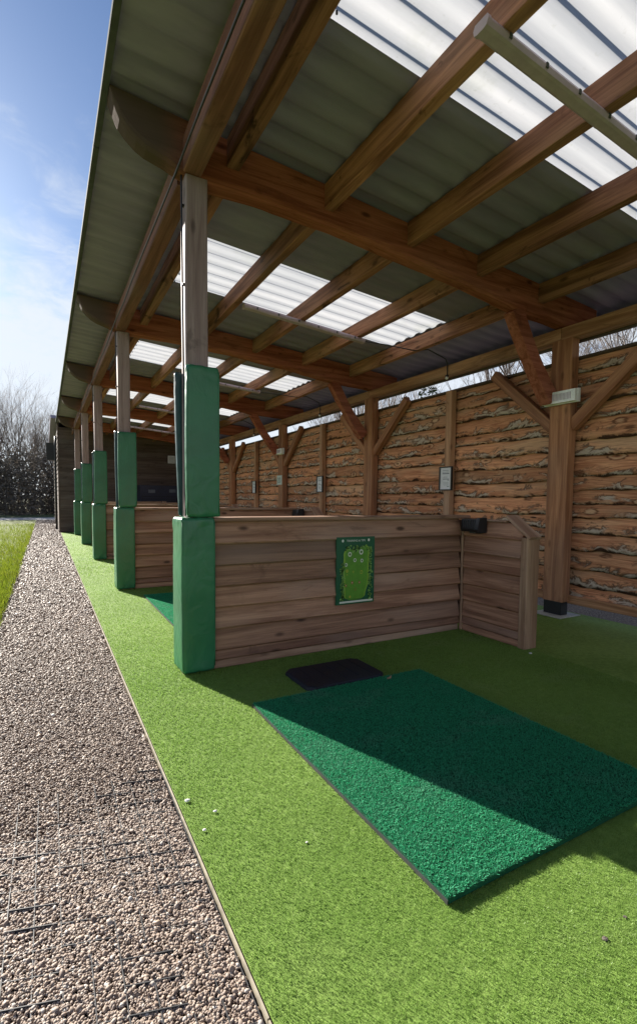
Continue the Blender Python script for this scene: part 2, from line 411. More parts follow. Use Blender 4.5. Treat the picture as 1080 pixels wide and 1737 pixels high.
def scatter(x0, x1, y0, y1, dens, dref, maxn=10**7):
    """points with density falling as 1/d^2 beyond dref; 4th column = size factor"""
    out = []
    yb = y0
    while yb < y1:
        ye = min(y1, max(yb + .25, yb * 1.12))
        d = math.hypot(max(.4, yb), 1.2); k = max(1.0, d / dref)
        n = int(dens / k ** 2 * (x1 - x0) * (ye - yb))
        p = np.stack([rng.uniform(x0, x1, n), rng.uniform(yb, ye, n), np.zeros(n), np.full(n, k)], 1)
        out.append(p); yb = ye
    return np.concatenate(out)

MX0, MX1, MY0, MY1, MZ = 1.020, 2.264, 1.001, 2.55, .031
p = scatter(XT + .014, 3.4, .35, 8.0, 85000, 1.5)
keep = ~((p[:, 0] > MX0 + .004) & (p[:, 0] < MX1 - .004) & (p[:, 1] > MY0 + .004) & (p[:, 1] < MY1 - .004))
p = p[keep]; p[:, 3] = np.minimum(p[:, 3], 2.2)
q = scatter(XT + .014, 1.0, 8.0, YEND - .02, 42000, 1.5); q[:, 3] = np.minimum(q[:, 3], 4.0); p = np.concatenate([p, q])
blades('turf_fibres', p, .0046, .0015, 1.0, M['turf_fibre'], 'short lime green fibres of the artificial turf', .004)
p = scatter(-5.0, XG - .01, .3, 24, 9000, 2.4); p[:, 3] = np.minimum(p[:, 3], 3.0)
p[:, 0] = XG - .005 - np.abs(p[:, 0] - XG) ** 1.4 * .55
blades('lawn_grass', p, .028, .0032, .9, M['lawn_blade'], 'mown grass blades of the lawn beside the path', -.006)

# pebbles
def ico(sub):
    bm = bmesh.new(); bmesh.ops.create_icosphere(bm, subdivisions=sub, radius=1)
    bm.verts.ensure_lookup_table()
    V = np.array([v.co[:] for v in bm.verts]); F = np.array([[v.index for v in f.verts] for f in bm.faces]); bm.free(); return V, F
def pebbles(name, pts, sub, r, label):
    V0, F0 = ico(sub); n = len(pts); m = len(V0)
    s = r * np.exp(rng.normal(0, .30, n)) * pts[:, 3]
    ab = np.stack([s * rng.uniform(.85, 1.45, n), s * rng.uniform(.7, 1.0, n), s * rng.uniform(.45, .7, n)], 1)
    V = V0[None] * (1 + rng.normal(0, .09, (n, m, 1))) * ab[:, None]
    # random rotation: yaw then a tilt
    a = rng.uniform(0, 2 * np.pi, n)[:, None]; b = rng.normal(0, .45, n)[:, None]
    x, y, z = V[..., 0], V[..., 1], V[..., 2]
    x, z = x * np.cos(b) - z * np.sin(b), x * np.sin(b) + z * np.cos(b)
    x, y = x * np.cos(a) - y * np.sin(a), x * np.sin(a) + y * np.cos(a)
    P = np.stack([x + pts[:, 0:1], y + pts[:, 1:2], z + pts[:, 2:3]], 2).reshape(-1, 3)
    F = (F0[None] + (np.arange(n) * m)[:, None, None]).reshape(-1, 3)
    o = link(name, mesh_np(name, P, F, 3), M['pebble'], smooth=True); tag(o, label, 'gravel', kind='stuff'); return o
PB = .0037
p = scatter(XG + .02, XT - .006, .35, 1.9, 52000, 9.0); p[:, 2] = rng.uniform(-.005, .0005, len(p))
pebbles('pebbles', p, 2, PB, 'loose brown and cream pea gravel nearest the camera')
p = scatter(XG - .015, XT - .004, 1.9, 28.5, 30000, 2.3); p[:, 2] = rng.uniform(-.006, .0015, len(p)); p[:, 3] = np.minimum(p[:, 3], 4.5)
pebbles('far_pebbles', p, 1, PB * 1.05, 'loose brown pea gravel further along the path')

# plastic stabiliser grid half buried in the gravel
bm = bmesh.new()
def strip(bm, a, b, wd, z0, z1):
    a, b = Vector((*a, 0)), Vector((*b, 0)); d = (b - a); L = d.length; ang = math.atan2(d.y, d.x)
    n = max(1, int(L / .12))
    for i in range(n):
        p0, p1 = a + d * (i / n), a + d * ((i + .96) / n)
        dz = .0055 * nz(p0.x * 6, p0.y * 6, 1.3) - .0032
        T = Matrix.Translation((p0.x, p0.y, dz)) @ Matrix.Rotation(ang, 4, 'Z')
        box(bm, 0, (p1 - p0).length, -wd / 2, wd / 2, z0, z1, T)
for k in range(13):
    x = -.395 + k * .067
    strip(bm, (x, .45), (x + .012, 2.15 if x > -.15 else 1.7), .0024, -.012, .0058)
k = 0
yy = .42
while yy < 2.25:
    xl = -.39 if yy < 1.75 else (yy - 1.75) * 1.1 - .1
    strip(bm, (xl, yy + (XT - xl) * .28), (XT - .008, yy), .0024, -.012, .0058)
    yy += .078
tag(obj('gravel_grid', bm, M['grid']), 'dark plastic stabiliser grid showing through the near gravel', 'gravel grid')

bm = bmesh.new(); prev = -6
for i in range(14):
    a, b = -6 + i * 1.74, -6 + (i + 1) * 1.74 - .004
    box(bm, XT + .002, XT + .0075, a, min(b, YEND), -.05, .007 + .002 * random.random())
tag(obj('edging_board', bm, M['pale_edge']), 'thin pale timber edging between gravel and artificial turf', 'edging board')

# ------------------------------------------------------------------ shelter
shelter = empty('bay_shelter', (XP, Y0, 0))
tag(shelter, 'long open fronted timber shelter with corrugated roof over the driving bays', 'shelter')
def part(name, bm, mat, parent, bevel=0, smooth=False, base=None):
    b = base if base is not None else Vector(parent.location)
    bmesh.ops.translate(bm, verts=bm.verts, vec=-Vector(b))
    return obj(name, bm, mat, parent, bevel=bevel, smooth=smooth)
def place(o, parent):            # mesh built about its own origin, moved to a world point
    o.parent = parent; o.location = Vector(o.location) - Vector(parent.location)
    return o

# roof sheet with box-rib corrugation; translucent panels let into each bay
def rib(y):
    return .0105 * math.tanh(2.0 * math.sin(2 * math.pi * (y + .03) / .2))
SKX0, SKX1 = 1.16, 4.28
RX0, RX1, RY0, RY1 = .36, 5.5, -1.05, YEND + .25
def corr(bm, x0, x1, y0, y1, dz=0, nx=1):
    n = max(2, int(round((y1 - y0) / .0167)))
    prev = None
    for j in range(n + 1):
        y = y0 + (y1 - y0) * j / n
        row = [bm.verts.new((x0 + (x1 - x0) * i / nx, y, roofz(x0 + (x1 - x0) * i / nx) + .017 + rib(y) + dz)) for i in range(nx + 1)]
        if prev:
            for i in range(nx): bm.faces.new([prev[i], prev[i + 1], row[i + 1], row[i]])
        prev = row
SK = [(1.11 + PITCH * k, 2.23 + PITCH * k) for k in range(5)]
bm = bmesh.new()
corr(bm, RX0, SKX0, RY0, RY1); corr(bm, SKX1, RX1, RY0, RY1)
ys = [RY0] + [v for s in SK for v in s] + [RY1]
for i in range(0, len(ys), 2): corr(bm, SKX0, SKX1, ys[i], ys[i + 1])
o = part('roof_sheet', bm, M['roof'], shelter, smooth=True)
for a, b in SK:
    bm = bmesh.new(); corr(bm, SKX0 - .02, SKX1 + .02, a - .01, b + .01, .004)
    nf = len(bm.faces)
    for px_ in (1.30, 2.06, 2.84, 3.65):
        for q in range(6):
            tube(bm, [(px_, a + .06 + q * .2, roofz(px_) - .004), (px_, a + .06 + q * .2, roofz(px_) + .012)], .006, 6)
    bm.faces.ensure_lookup_table()
    for f_ in bm.faces[nf:]: f_.material_index = 1
    part('skylight', bm, [M['skylight'], M['steel']], shelter, smooth=True)
# front drip trim and sunlit lip
bm = bmesh.new()
z = roofz(RX0)
for i in range(8):
    a = RY0 + i * 2.45
    box(bm, RX0 - .016, RX0 - .001, a, min(a + 2.44, RY1), z - .012, z + .028)
    box(bm, RX0 - .001, RX0 + .022, a, min(a + 2.44, RY1), z - .012, z - .006)
part('drip_trim', bm, M['galv'], shelter)
bm = bmesh.new()
box(bm, RX1 - .03, RX1, RY0, RY1, roofz(RX1) - .14, roofz(RX1) + .0)
part('rear_fascia', bm, M['dark_plate'], shelter)

# front posts
def beam_box(x0, x1, y0, y1, z0, z1, axis, seed, wob=.004, seg=.25):
    """sawn timber: box lofted in short stations with small wander and softened arrises"""
    bm = bmesh.new(); ax = 'xyz'.index(axis)
    lo = [x0, y0, z0]; hi = [x1, y1, z1]
    L = hi[ax] - lo[ax]; n = max(2, int(L / seg)); o = [i for i in range(3) if i != ax]
    secs = []
    c = .006
    for i in range(n + 1):
        t = lo[ax] + L * i / n
        a0, a1 = lo[o[0]], hi[o[0]]; b0, b1 = lo[o[1]], hi[o[1]]
        k = [wob * nz(t * 1.7, seed, q * 3.3) for q in range(4)]
        a0 += k[0]; a1 += k[1]; b0 += k[2]; b1 += k[3]
        ring = [(a0 + c, b0), (a1 - c, b0), (a1, b0 + c), (a1, b1 - c), (a1 - c, b1), (a0 + c, b1), (a0, b1 - c), (a0, b0 + c)]
        pts = []
        for p in ring:
            v = [0, 0, 0]; v[ax] = t; v[o[0]] = p[0]; v[o[1]] = p[1]; pts.append(tuple(v))
        secs.append(pts)
    loft(bm, secs); return bm
for i in ROWS:
    y = Y0 + i * PITCH
    part('post', beam_box(.834, .979, y - .07, y + .07, 0.005, 3.285, 'z', i * 5.1), M['post'], shelter)
    # rafter: deep natural timber, shaped tail over the eaves
    bm = bmesh.new(); secs = []
    prof = [(.385, 3.632), (.405, 3.560), (.445, 3.475), (.52, 3.405), (.60, 3.362), (.74, 3.325), (.82, 3.290), (1.0, 3.268), (1.4, 3.272), (1.86, 3.256),
            (2.3, 3.225), (2.7, 3.186), (3.2, 3.140), (3.6, 3.092), (4.02, 3.035), (4.4, 3.02), (4.8, 3.0), (5.25, 2.985)]
    xs = [.385, .393, .402, .42] + [.44 + (5.25 - .44) * (q / 60) ** 1.15 for q in range(61)]
    for x in xs:
        zb = np.interp(x, [a for a, _ in prof], [b for _, b in prof]) + .010 * nz(x * 2.6, i * 7.3, 0) + .005 * nz(x * 7, i * 3.3, 5)
        zt = roofz(x) - .003
        ya, yb = y - .074 + .007 * nz(x * 1.4, i, 9), y + .074 + .007 * nz(x * 1.4, i, 2)
        h = zt - zb; c = min(.035, h * .3)
        secs.append([(x, ya + c * .8, zb), (x, yb - c * .8, zb), (x, yb - c * .2, zb + c * .5), (x, yb, zb + c * 1.2), (x, yb, zt), (x, ya, zt), (x, ya, zb + c * 1.2), (x, ya + c * .2, zb + c * .5)])
    loft(bm, secs)
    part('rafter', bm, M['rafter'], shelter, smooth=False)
    # knee brace between rafter and wall post (bowed)
    bm = bmesh.new(); secs = []
    for q in range(13):
        s = q / 12
        c = Vector((4.625 - .60 * s, 0, 2.24 + .82 * s)); bow = .03 * math.sin(math.pi * s)
        d = Vector((-.60, 0, .82)).normalized(); nrm = Vector((d.z, 0, -d.x))
        c += nrm * (-bow); w = .070 + .012 * abs(s - .5) * 2
        secs.append([tuple(c - nrm * w + Vector((0, y - .06, 0))), tuple(c + nrm * w + Vector((0, y - .06, 0))), tuple(c + nrm * w + Vector((0, y + .06, 0))), tuple(c - nrm * w + Vector((0, y + .06, 0)))])
    loft(bm, secs)
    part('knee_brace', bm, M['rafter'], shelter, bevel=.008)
    bm = bmesh.new(); tube(bm, [(.905, y - .088, 3.40), (.905, y - .07, 3.40)], .015, 6); tube(bm, [(.905, y - .076, 3.40), (.905, y - .071, 3.40)], .026, 12)
    part('bolt', bm, M['steel'], shelter)
# eaves beam and wall plate run the length, one length per bay
for i in range(-1, 5):
    a = Y0 + i * PITCH; b = min(a + PITCH - .004, YEND)
    part('eaves_beam', beam_box(.815, .935, a + .076, b - (.074 if i < 4 else 0), 3.288, 3.50, 'y', i + 40., .004), M['beam'], shelter)
    part('wall_plate', beam_box(4.70, 4.83, a - .05, b - .05, 2.852, 2.985 if True else 0, 'y', i + 60., .004), M['plate'], shelter)
    part('wall_plate', beam_box(4.832, 4.88, a - .05, b - .05, 2.832, 2.97, 'y', i + 80., .003), M['dark_plate'], shelter)
# purlins between the rafters
PX = [1.11, 1.862, 2.644, 3.444, 4.288]
for i in range(-1, 5):
    a = Y0 + i * PITCH + .07; b = min(Y0 + (i + 1) * PITCH - .07, YEND - .01)
    if i == -1: a = -1.0
    for k, x in enumerate(PX):
        w = .088 if k == 0 else .078
        bm = bmesh.new(); secs = []; n = 20
        for q in range(n + 1):
            y = a + (b - a) * q / n
            zt = roofz(x + w / 2) - .002; zb = zt - .178 + .006 * nz(y * 1.3, k * 4.1, i)
            wl = .012 * max(0, nz(y * 2.1, k * 7, i * 3 + .5)) ; wr = .012 * max(0, nz(y * 2.3, k * 5, i * 2 + 9))
            dx = .006 * nz(y * .8, k, i * 11.)
            secs.append([(x + dx + .004, y, zb), (x + w + dx - .004, y, zb), (x + w + dx, y, zb + .004), (x + w + dx, y, zt - .05), (x + w + dx - wr, y, zt), (x + dx + wl, y, zt), (x + dx, y, zt - .05), (x + dx, y, zb + .004)])
        loft(bm, secs)
        part('purlin', bm, M['purlin'], shelter)

# ------------------------------------------------------------------ timber back wall
WX = 4.84
wall = empty('timber_wall', (WX, Y0, 0))
tag(wall, 'long back wall of waney edged golden brown boards behind the bays', 'wall')
def wyc(i): return 3.235 + i * PITCH
WTOP, WBOT = 2.648, .205
for i in range(-1, 5):
    # cladding: one panel of live-edged boards per half bay
    for half in (0, 1):
        ya = wyc(i) + (0 if half == 0 else PITCH * .478); yb = wyc(i) + (PITCH * .478 if half == 0 else PITCH)
        ya += .004; yb = min(yb - .004, YEND - .01)
        if yb - ya < .1: continue
        bm = bmesh.new(); uvl = bm.loops.layers.uv.new('UVMap')
        zc = WBOT - .03; row = 0
        rr = random.Random(i * 31 + half * 7 + 5)
        while zc < WTOP - .05:
            hgt = rr.choice([rr.uniform(.125, .17), rr.uniform(.16, .215)])
            zt = min(zc + hgt + .05, WTOP - .004)
            nu, nv = max(8, int((yb - ya) / .03)), 5
            sd = rr.uniform(0, 100); amp = rr.uniform(.008, .026)
            xo = rr.uniform(-.006, .006)
            front = []
            for a in range(nu + 1):
                y = ya + (yb - ya) * a / nu
                e = amp * nz(y * 2.2, sd, 0) + amp * .8 * nz(y * 6.5, sd, 4) + .004 * nz(y * 19, sd, 8)
                if zc < WBOT + .01: e *= .3
                colm = []
                for b in range(nv + 1):
                    v = b / nv
                    zz = zc + e * (1 - v) + (zt - zc) * v
                    xx = WX - .046 + .036 * v + xo + .005 * nz(y * 3, zz * 9, sd) + (.006 if b == 0 else 0)
                    colm.append((bm.verts.new((xx, y, zz)), (y, v)))
                back = bm.verts.new((WX - .006 + xo, y, zc + e + .004))
                front.append((colm, (back, (y, -.06))))
            for a in range(nu):
                c0, b0 = front[a]; c1, b1 = front[a + 1]
                for b in range(nv):
                    q = [c0[b], c0[b + 1], c1[b + 1], c1[b]]
                    f = bm.faces.new([x[0] for x in q])
                    for lp, x in zip(f.loops, q): lp[uvl].uv = x[1]
                q = [b0, c0[0], c1[0], b1]
                f = bm.faces.new([x[0] for x in q])
                for lp, x in zip(f.loops, q): lp[uvl].uv = x[1]
            zc += hgt; row += 1
        for f in bm.faces: f.smooth = True
        bmesh.ops.translate(bm, verts=bm.verts, vec=-Vector(wall.location))
        me = bpy.data.meshes.new('cladding'); bm.to_mesh(me); bm.free()
        link('cladding', me, M['waney'], wall)
    ya, yb = wyc(i), min(wyc(i) + PITCH, YEND)
    part('backing_board', beam_box(WX, WX + .02, ya + .002, yb - .002, WBOT, WTOP - .005, 'y', i, 0, 2), M['dark_plate'], wall)
    part('top_rail', beam_box(WX - .052, WX + .025, ya + .002, yb - .002, WTOP - .002, WTOP + .027, 'y', i + 3., .003), M['dark_plate'], wall)
    part('bottom_rail', beam_box(WX - .085, WX - .05, ya + .112, yb - .112, WBOT - .065, WBOT + .02, 'y', i + 13., .006, .12), M['plate'], wall)
    # main post on its black steel shoe
    if i <= 4:
        y = wyc(i)
        pst = part('wall_post', beam_box(4.66, 4.785, y - .112, y + .112, .155, 2.846, 'z', i * 3.7, .006), M['wallpost'], wall)
        bm = bmesh.new(); box(bm, 4.668, 4.78, y - .10, y + .10, .016, .153)
        part('post_shoe', bm, M['steel'], pst, bevel=.004, base=wall.location)
        bm = bmesh.new(); box(bm, 4.56, 4.90, y - .17, y + .17, .005, .015)
        part('foot_plate', bm, M['concrete'], pst, bevel=.003, base=wall.location)
    # slim stud half way along the bay
    ym = wyc(i) + PITCH * .478
    if ym < YEND - .2:
        part('stud', beam_box(4.70, 4.79, ym - .055, ym + .055, .14, WTOP - .004, 'z', i * 9.1, .004), M['stud'], wall)
    # diagonal braces either side of the main post
    for s in (1, -1):
        if i == 4 and s == 1 and wyc(i) + .9 > YEND: continue
        L = math.hypot(.80, .72)
        bm = beam_box(0, L, -.045, .045, -.055, .055, 'x', i * 2.2 + s, .004)
        Mx = Matrix.Translation((4.735, wyc(i) + s * .10, 1.965)) @ Matrix.Rotation(s * math.pi / 2, 4, 'Z') @ Matrix.Rotation(-math.atan2(.69, .76), 4, 'Y')
        o = obj('brace', bm, M['brace'], wall); o.matrix_local = Matrix.Translation(-Vector(wall.location)) @ Mx

# ------------------------------------------------------------------ vinyl pads on the posts
def pad_mesh(x0, x1, y0, y1, z0, z1, seed, round_=.012, bulge=.005, crease=.018):
    bm = bmesh.new()
    w, d, h = x1 - x0, y1 - y0, z1 - z0
    cx, cy = (x0 + x1) / 2, (y0 + y1) / 2
    nzs = 46; per = []
    # rounded outline
    r = round_; pts = []
    def arc(px, py, a0):
        for k in range(4):
            a = a0 + math.pi / 2 * k / 3; pts.append((px + r * math.cos(a), py + r * math.sin(a)))
    def edge(p, q, n):
        for k in range(1, n): pts.append((p[0] + (q[0] - p[0]) * k / n, p[1] + (q[1] - p[1]) * k / n))
    hx, hy = w / 2, d / 2
    nx_, ny_ = 8, max(2, int(d / .03))
    arc(hx - r, hy - r, 0); edge((hx - r, hy), (-hx + r, hy), nx_)
    arc(-hx + r, hy - r, math.pi / 2); edge((-hx, hy - r), (-hx, -hy + r), ny_)
    arc(-hx + r, -hy + r, math.pi); edge((-hx + r, -hy), (hx - r, -hy), nx_)
    arc(hx - r, -hy + r, 1.5 * math.pi); edge((hx, -hy + r), (hx, hy - r), ny_)
    secs = []
    for j in range(nzs + 1):
        t = j / nzs; t = t * t * (3 - 2 * t) * .55 + t * .45
        z = z0 + h * t
        e = min(t, 1 - t) * h                       # distance from the nearer end
        ins = max(0, (.018 - e)) ** 2 / .018 * .9
        ring = []
        for (px, py) in pts:
            k = 1 - ins / max(w, .01) * 1.2; ky = 1 - ins / max(d, .01) * 1.2
            n = Vector((px / hx, py / hy)); 
            near = max(0, 1 - e / .11)
            b = bulge * math.sin(math.pi * min(max(t, 0), 1)) * (1 - max(abs(px / hx), abs(py / hy)) ** 4 * .0)
            ang = math.atan2(py, px)
            wr = crease * near * nz(ang * 4.5 + seed, z * 9, seed) + .002 * nz(px * 9 + seed, py * 9, z * 4) + .0012 * nz(seed, z * 22, ang * 1.5)
            ux, uy = (px / math.hypot(px, py), py / math.hypot(px, py))
            ring.append((cx + px * k + ux * (b + wr), cy + py * ky + uy * (b + wr), z + .006 * near * nz(ang * 3, seed, 2)))
        secs.append(ring)
    loft(bm, secs)
    return bm
def pad(name, dims, seed, mat, label, group, tilt=0):
    x0, x1, y0, y1, z0, z1 = dims
    c = Vector(((x0 + x1) / 2, (y0 + y1) / 2, z0))
    bm = pad_mesh(x0, x1, y0, y1, z0, z1, seed)
    bmesh.ops.translate(bm, verts=bm.verts, vec=-c)
    o = obj(name, bm, mat, loc=c, smooth=True)
    o.rotation_euler = (0, tilt, 0)
    # stitched seam lines along the front arrises, part of the cushion
    bm = bmesh.new()
    for sx in (-1, 1):
        tube(bm, [(sx * ((x1 - x0) / 2 - .003), -(y1 - y0) / 2 + .004 - .003, z) for z in np.linspace(.03, z1 - z0 - .03, 12)], .0035, 5)
    obj('piping', bm, mat, o, smooth=True)
    tag(o, label, 'post pad', group); return o
PADGRP = 'green vinyl pads wrapped round the front posts'
which = ['nearest front post', 'second post from the camera', 'third post from the camera', 'fourth post from the camera', 'farthest post by the clubhouse']
for i in range(5):
    y = Y0 + i * PITCH
    pad('lower_pad', (.782, 1.006, y - .125, y + .13, .018, 1.068), i * 3.1, M['vinyl'], 'bright green boxy vinyl pad round the foot of the ' + which[i], PADGRP)
    pad('upper_pad', (.819, 1.037, y - .127, y - .074, 1.072, 2.068 - .04 * (i % 2)), i * 5.7 + 20, M['vinyl'], 'flat green cushion high on the ' + which[i], PADGRP)
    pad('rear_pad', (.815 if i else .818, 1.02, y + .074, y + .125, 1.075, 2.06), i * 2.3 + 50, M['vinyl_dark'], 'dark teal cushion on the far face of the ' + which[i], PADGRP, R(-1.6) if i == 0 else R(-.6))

# cables: one down each front post, one along the eaves
for i in range(5):
    y = Y0 + i * PITCH
    bm = bmesh.new(); tube(bm, [(.818, y - .02, 3.30), (.822, y - .02, 2.6), (.826, y - .022, 2.0), (.828, y - .03, 1.5), (.83, y - .03, 1.075)], .006, 8)
    for z in (3.1, 2.6): box(bm, .816, .834, y - .032, y - .008, z, z + .012)
    o = obj('cable', bm, M['cable'], smooth=False)
    tag(o, 'thin black cable running down the lawn side of the ' + which[i], 'cable', 'cables down the front posts')
bm = bmesh.new()
tube(bm, [(.781 + .004 * math.sin(k * 1.9), -.9 + k * .6, 3.30 + .006 * math.sin(k * 2.7)) for k in range(32)], .007, 8)
tag(obj('cable', bm, M['cable']), 'long black cable strung along the eaves beam from post to post', 'cable')

# ------------------------------------------------------------------ bay partitions
def make_partition():
    root = empty('bay_partition', (1.0, 0, 0))     # y = 0 is the near face
    B = root.location
    X0_, X1_ = 1.008, 3.375
    zs = [.07, .134, .289, .435, .584, .728, .88, 1.012]
    zs = [.068, .135, .288, .436, .585, .730, .880, 1.012]
    bm = bmesh.new()
    # lapped boards: each leans out at its lower edge
    for a in range(1, len(zs)):
        z0, z1 = zs[a - 1], zs[a]
        if a == 1: z0 = .066
        st = []
        n = 24
        for q in range(n + 1):
            x = X0_ + (X1_ - .05 - X0_) * q / n
            e = .004 * nz(x * 1.5, a * 3.3, 1); e1 = .003 * nz(x * 1.3, a * 5.3, 7)
            yo = .004 * nz(x * .9, a * 9.1, 3)
            st.append([(x, -.046 + yo, z0 + e + .012), (x, -.004 + yo * .3, z1 + .03 + e1), (x, .006, z1 + .03 + e1), (x, -.018 + yo, z0 + e - .002), (x, -.034 + yo, z0 + e)])
        loft(bm, st)
    part('board_panel', bm, M['board'], root, base=B)
    bm = bmesh.new()
    for a in range(1, len(zs)):
        z0, z1 = zs[a - 1], zs[a]
        loft(bm, [[(x, .098, z1 + .02), (x, .120, z0), (x, .096, z0), (x, .088, z1 + .02)] for x in (X0_, X1_)])
    part('back_panel', bm, M['board'], root, base=B)
    bm = bmesh.new(); box(bm, X0_, X1_ - .05, .007, .085, .045, 1.008)
    part('core', bm, M['dark_plate'], root, base=B)
    part('sole_rail', beam_box(X0_, X1_ - .052, -.024, .115, .006, .064, 'x', 3, .004), M['cap'], root, base=B)
    part('cap_rail', beam_box(X0_, X1_ + .05, -.046, .135, 1.036, 1.066, 'x', 8, .004), M['cap'], root, base=B)
    # return panel reaching back towards the tee
    x0 = 3.358
    bm = bmesh.new()
    for a in range(1, len(zs)):
        z0, z1 = zs[a - 1], zs[a]
        if a == 1: z0 = .066
        yn = -.655
        if z1 > .9: pass
        st = []
        for q in range(13):
            y = -.012 + (yn + .012) * q / 12
            e = .004 * nz(y * 2, a * 4.4, 2); zt = min(z1 + .03, 1.018)
            lim = 1.03 + (y + .53) * .85 if y < -.53 else 9      # raked top corner
            zt = min(zt, max(z0 + .02, lim))
            st.append([(x0 - .010, y, z0 + e + .012), (x0 + .022, y, zt), (x0 + .034, y, zt), (x0 + .016, y, z0 + e - .002), (x0 + .001, y, z0 + e)])
        loft(bm, st)
    part('return_panel', bm, M['board_y'], root, base=B)
    bm = bmesh.new()
    prism(bm, [(.10, .07), (.10, 1.02), (-.50, 1.02), (-.64, .90), (-.64, .07)], x0 + .035, x0 + .10, 'x')
    part('return_core', bm, M['board_y'], root, base=B)
    part('inner_batten', beam_box(x0 - .028, x0 - .004, -.052, -.030, .012, 1.034, 'z', 5, .008, .1), M['trim_z'], root, base=B)
    part('return_sole', beam_box(x0 - .004, x0 + .12, -.655, -.05, .006, .064, 'y', 6, .003), M['board_y'], root, base=B)
    part('end_post', beam_box(x0 - .012, x0 + .135, -.725, -.657, .006, .905, 'z', 7, .004), M['trim_z'], root, base=B)
    bm = beam_box(0, .285, -.070, .070, -.014, .014, 'x', 9, .003)
    o = obj('raked_cap', bm, M['cap'], root)
    o.matrix_local = Matrix.Translation(-B) @ Matrix.Translation((x0 + .062, -.505, 1.072)) @ Matrix.Rotation(-math.pi / 2, 4, 'Z') @ Matrix.Rotation(math.atan2(.165, .225), 4, 'Y')
    part('return_cap', beam_box(x0 - .008, x0 + .12, -.505, -.05, 1.021, 1.035, 'y', 2, .002), M['cap'], root, base=B)
    return root
proto = make_partition()
plabel = ['nearest lapped timber bay partition carrying the green poster, with raked return panel', 'second lapped timber partition, its top showing over the nearest one',
          'third lapped timber partition standing at the third padded post', 'fourth lapped timber partition deep in the row of bays', 'farthest lapped timber partition before the clubhouse wall']
for i in range(5):
    o = proto if i == 0 else copy_tree(proto)
    o.location = (1.0, Y0 - .055 + i * PITCH, 0)
    tag(o, plabel[i], 'partition', 'timber partitions between the bays')

# ------------------------------------------------------------------ poster
PY = Y0 - .055 - .040
poster = empty('poster', (2.168, PY, .365))
tag(poster, 'dark green poster of a fairway plan with white rings on the near partition', 'poster')
def pp(name, mat, fn, parent=poster, y=0.0):
    bm = bmesh.new(); fn(bm)
    o = obj(name, bm, mat, parent); o.location = (0, y, 0); return o
PW, PH = .362, .538
pp('board', M['poster_dark'], lambda bm: box(bm, -PW / 2, PW / 2, -.010, .004, 0, PH))
fair = [(-.098, .03), (-.096, .12), (-.102, .22), (-.108, .30), (-.100, .36), (-.104, .405), (-.085, .435), (-.055, .442), (-.03, .428), (-.005, .415), (.015, .42), (.04, .445), (.07, .465), (.098, .462), (.112, .43), (.112, .36), (.108, .28), (.112, .20), (.104, .14), (.085, .10), (.075, .03)]
def flat(bm, pts): bm.faces.new([bm.verts.new((a, 0, b)) for a, b in pts])
def smoothpoly(pts, k=3):
    for _ in range(k):
        q = []
        for i in range(len(pts)):
            a, b = pts[i], pts[(i + 1) % len(pts)]
            q += [(a[0] * .75 + b[0] * .25, a[1] * .75 + b[1] * .25), (a[0] * .25 + b[0] * .75, a[1] * .25 + b[1] * .75)]
        pts = q
    return pts
def slab(bm, pts, t=.0012):
    prism(bm, pts, 0, -t, 'y')
pp('rough', M['poster_rim'], lambda bm: slab(bm, smoothpoly([(a * 1.14, b * 1.0 + .004) for a, b in fair], 2)), y=-.0104)
pp('fairway', M['poster_mid'], lambda bm: slab(bm, smoothpoly(fair, 2)), y=-.0120)
def blobs(bm, seed, k):
    rr = random.Random(seed)
    for (a, b) in fair:
        pass
    spots = []
    for q in range(k):
        s = rr.random()
        if s < .40: spots.append((-.128 + rr.gauss(0, .009), rr.uniform(.03, .33)))
        elif s < .75: spots.append((.138 + rr.gauss(0, .009), rr.uniform(.03, .45)))
        elif s < .92: spots.append((rr.uniform(-.10, .11), .455 + rr.gauss(0, .010)))
        else: spots.append((rr.uniform(-.04, .03), .43 + rr.gauss(0, .010)))
    for (a, b) in spots:
        r = rr.uniform(.004, .009)
        slab(bm, [(a + r * math.cos(t) * rr.uniform(.7, 1.2), b + r * math.sin(t) * rr.uniform(.7, 1.2)) for t in np.linspace(0, 2 * math.pi, 9)[:-1]], .0006)
pp('tree_shade', M['poster_tree_dark'], lambda bm: blobs(bm, 3, 110), y=-.0136)
pp('tree_marks', M['poster_tree'], lambda bm: blobs(bm, 9, 230), y=-.0145)
def ring(bm, x, z, r0, r1, t=.0006, n=20):
    for k in range(n):
        a, b = 2 * math.pi * k / n, 2 * math.pi * (k + 1) / n
        vs = [bm.verts.new((x + r * math.cos(q), 0, z + r * math.sin(q) * 1.15)) for r, q in ((r0, a), (r1, a), (r1, b), (r0, b))]
        bm.faces.new(vs)
def rings(lst):
    def f(bm):
        for x, z, a, b in lst: ring(bm, x, z, a, b)
    return f
W_ = [(-.060, .400, .0095, .0165), (.048, .415, .0105, .0185), (-.012, .352, .008, .0135), (.055, .345, .0075, .013), (-.094, .318, .007, .0125)]
pp('target_ring', M['poster_white'], rings(W_), y=-.0140)
pp('target_number', M['poster_ink'], rings([(x, z, 0.0005, .0045) for x, z, _, _ in W_]), y=-.0141)
pp('target_ring', M['poster_red'], rings([(-.093, .152, .004, .010), (-.035, .172, .005, .0115), (.034, .170, .004, .010), (-.004, .118, .008, .0105)]), y=-.0142)
pp('target_number', M['poster_cream'], rings([(-.093, .152, .0003, .004), (-.035, .172, .0003, .005), (.034, .170, .0003, .004)]), y=-.0143)
pp('target_ring', M['poster_yellow'], rings([(.052, .252, .009, .0125), (-.026, .258, .005, .0075), (-.085, .268, .005, .011), (-.084, .238, .001, .004), (-.055, .06, .003, .008)]), y=-.0142)
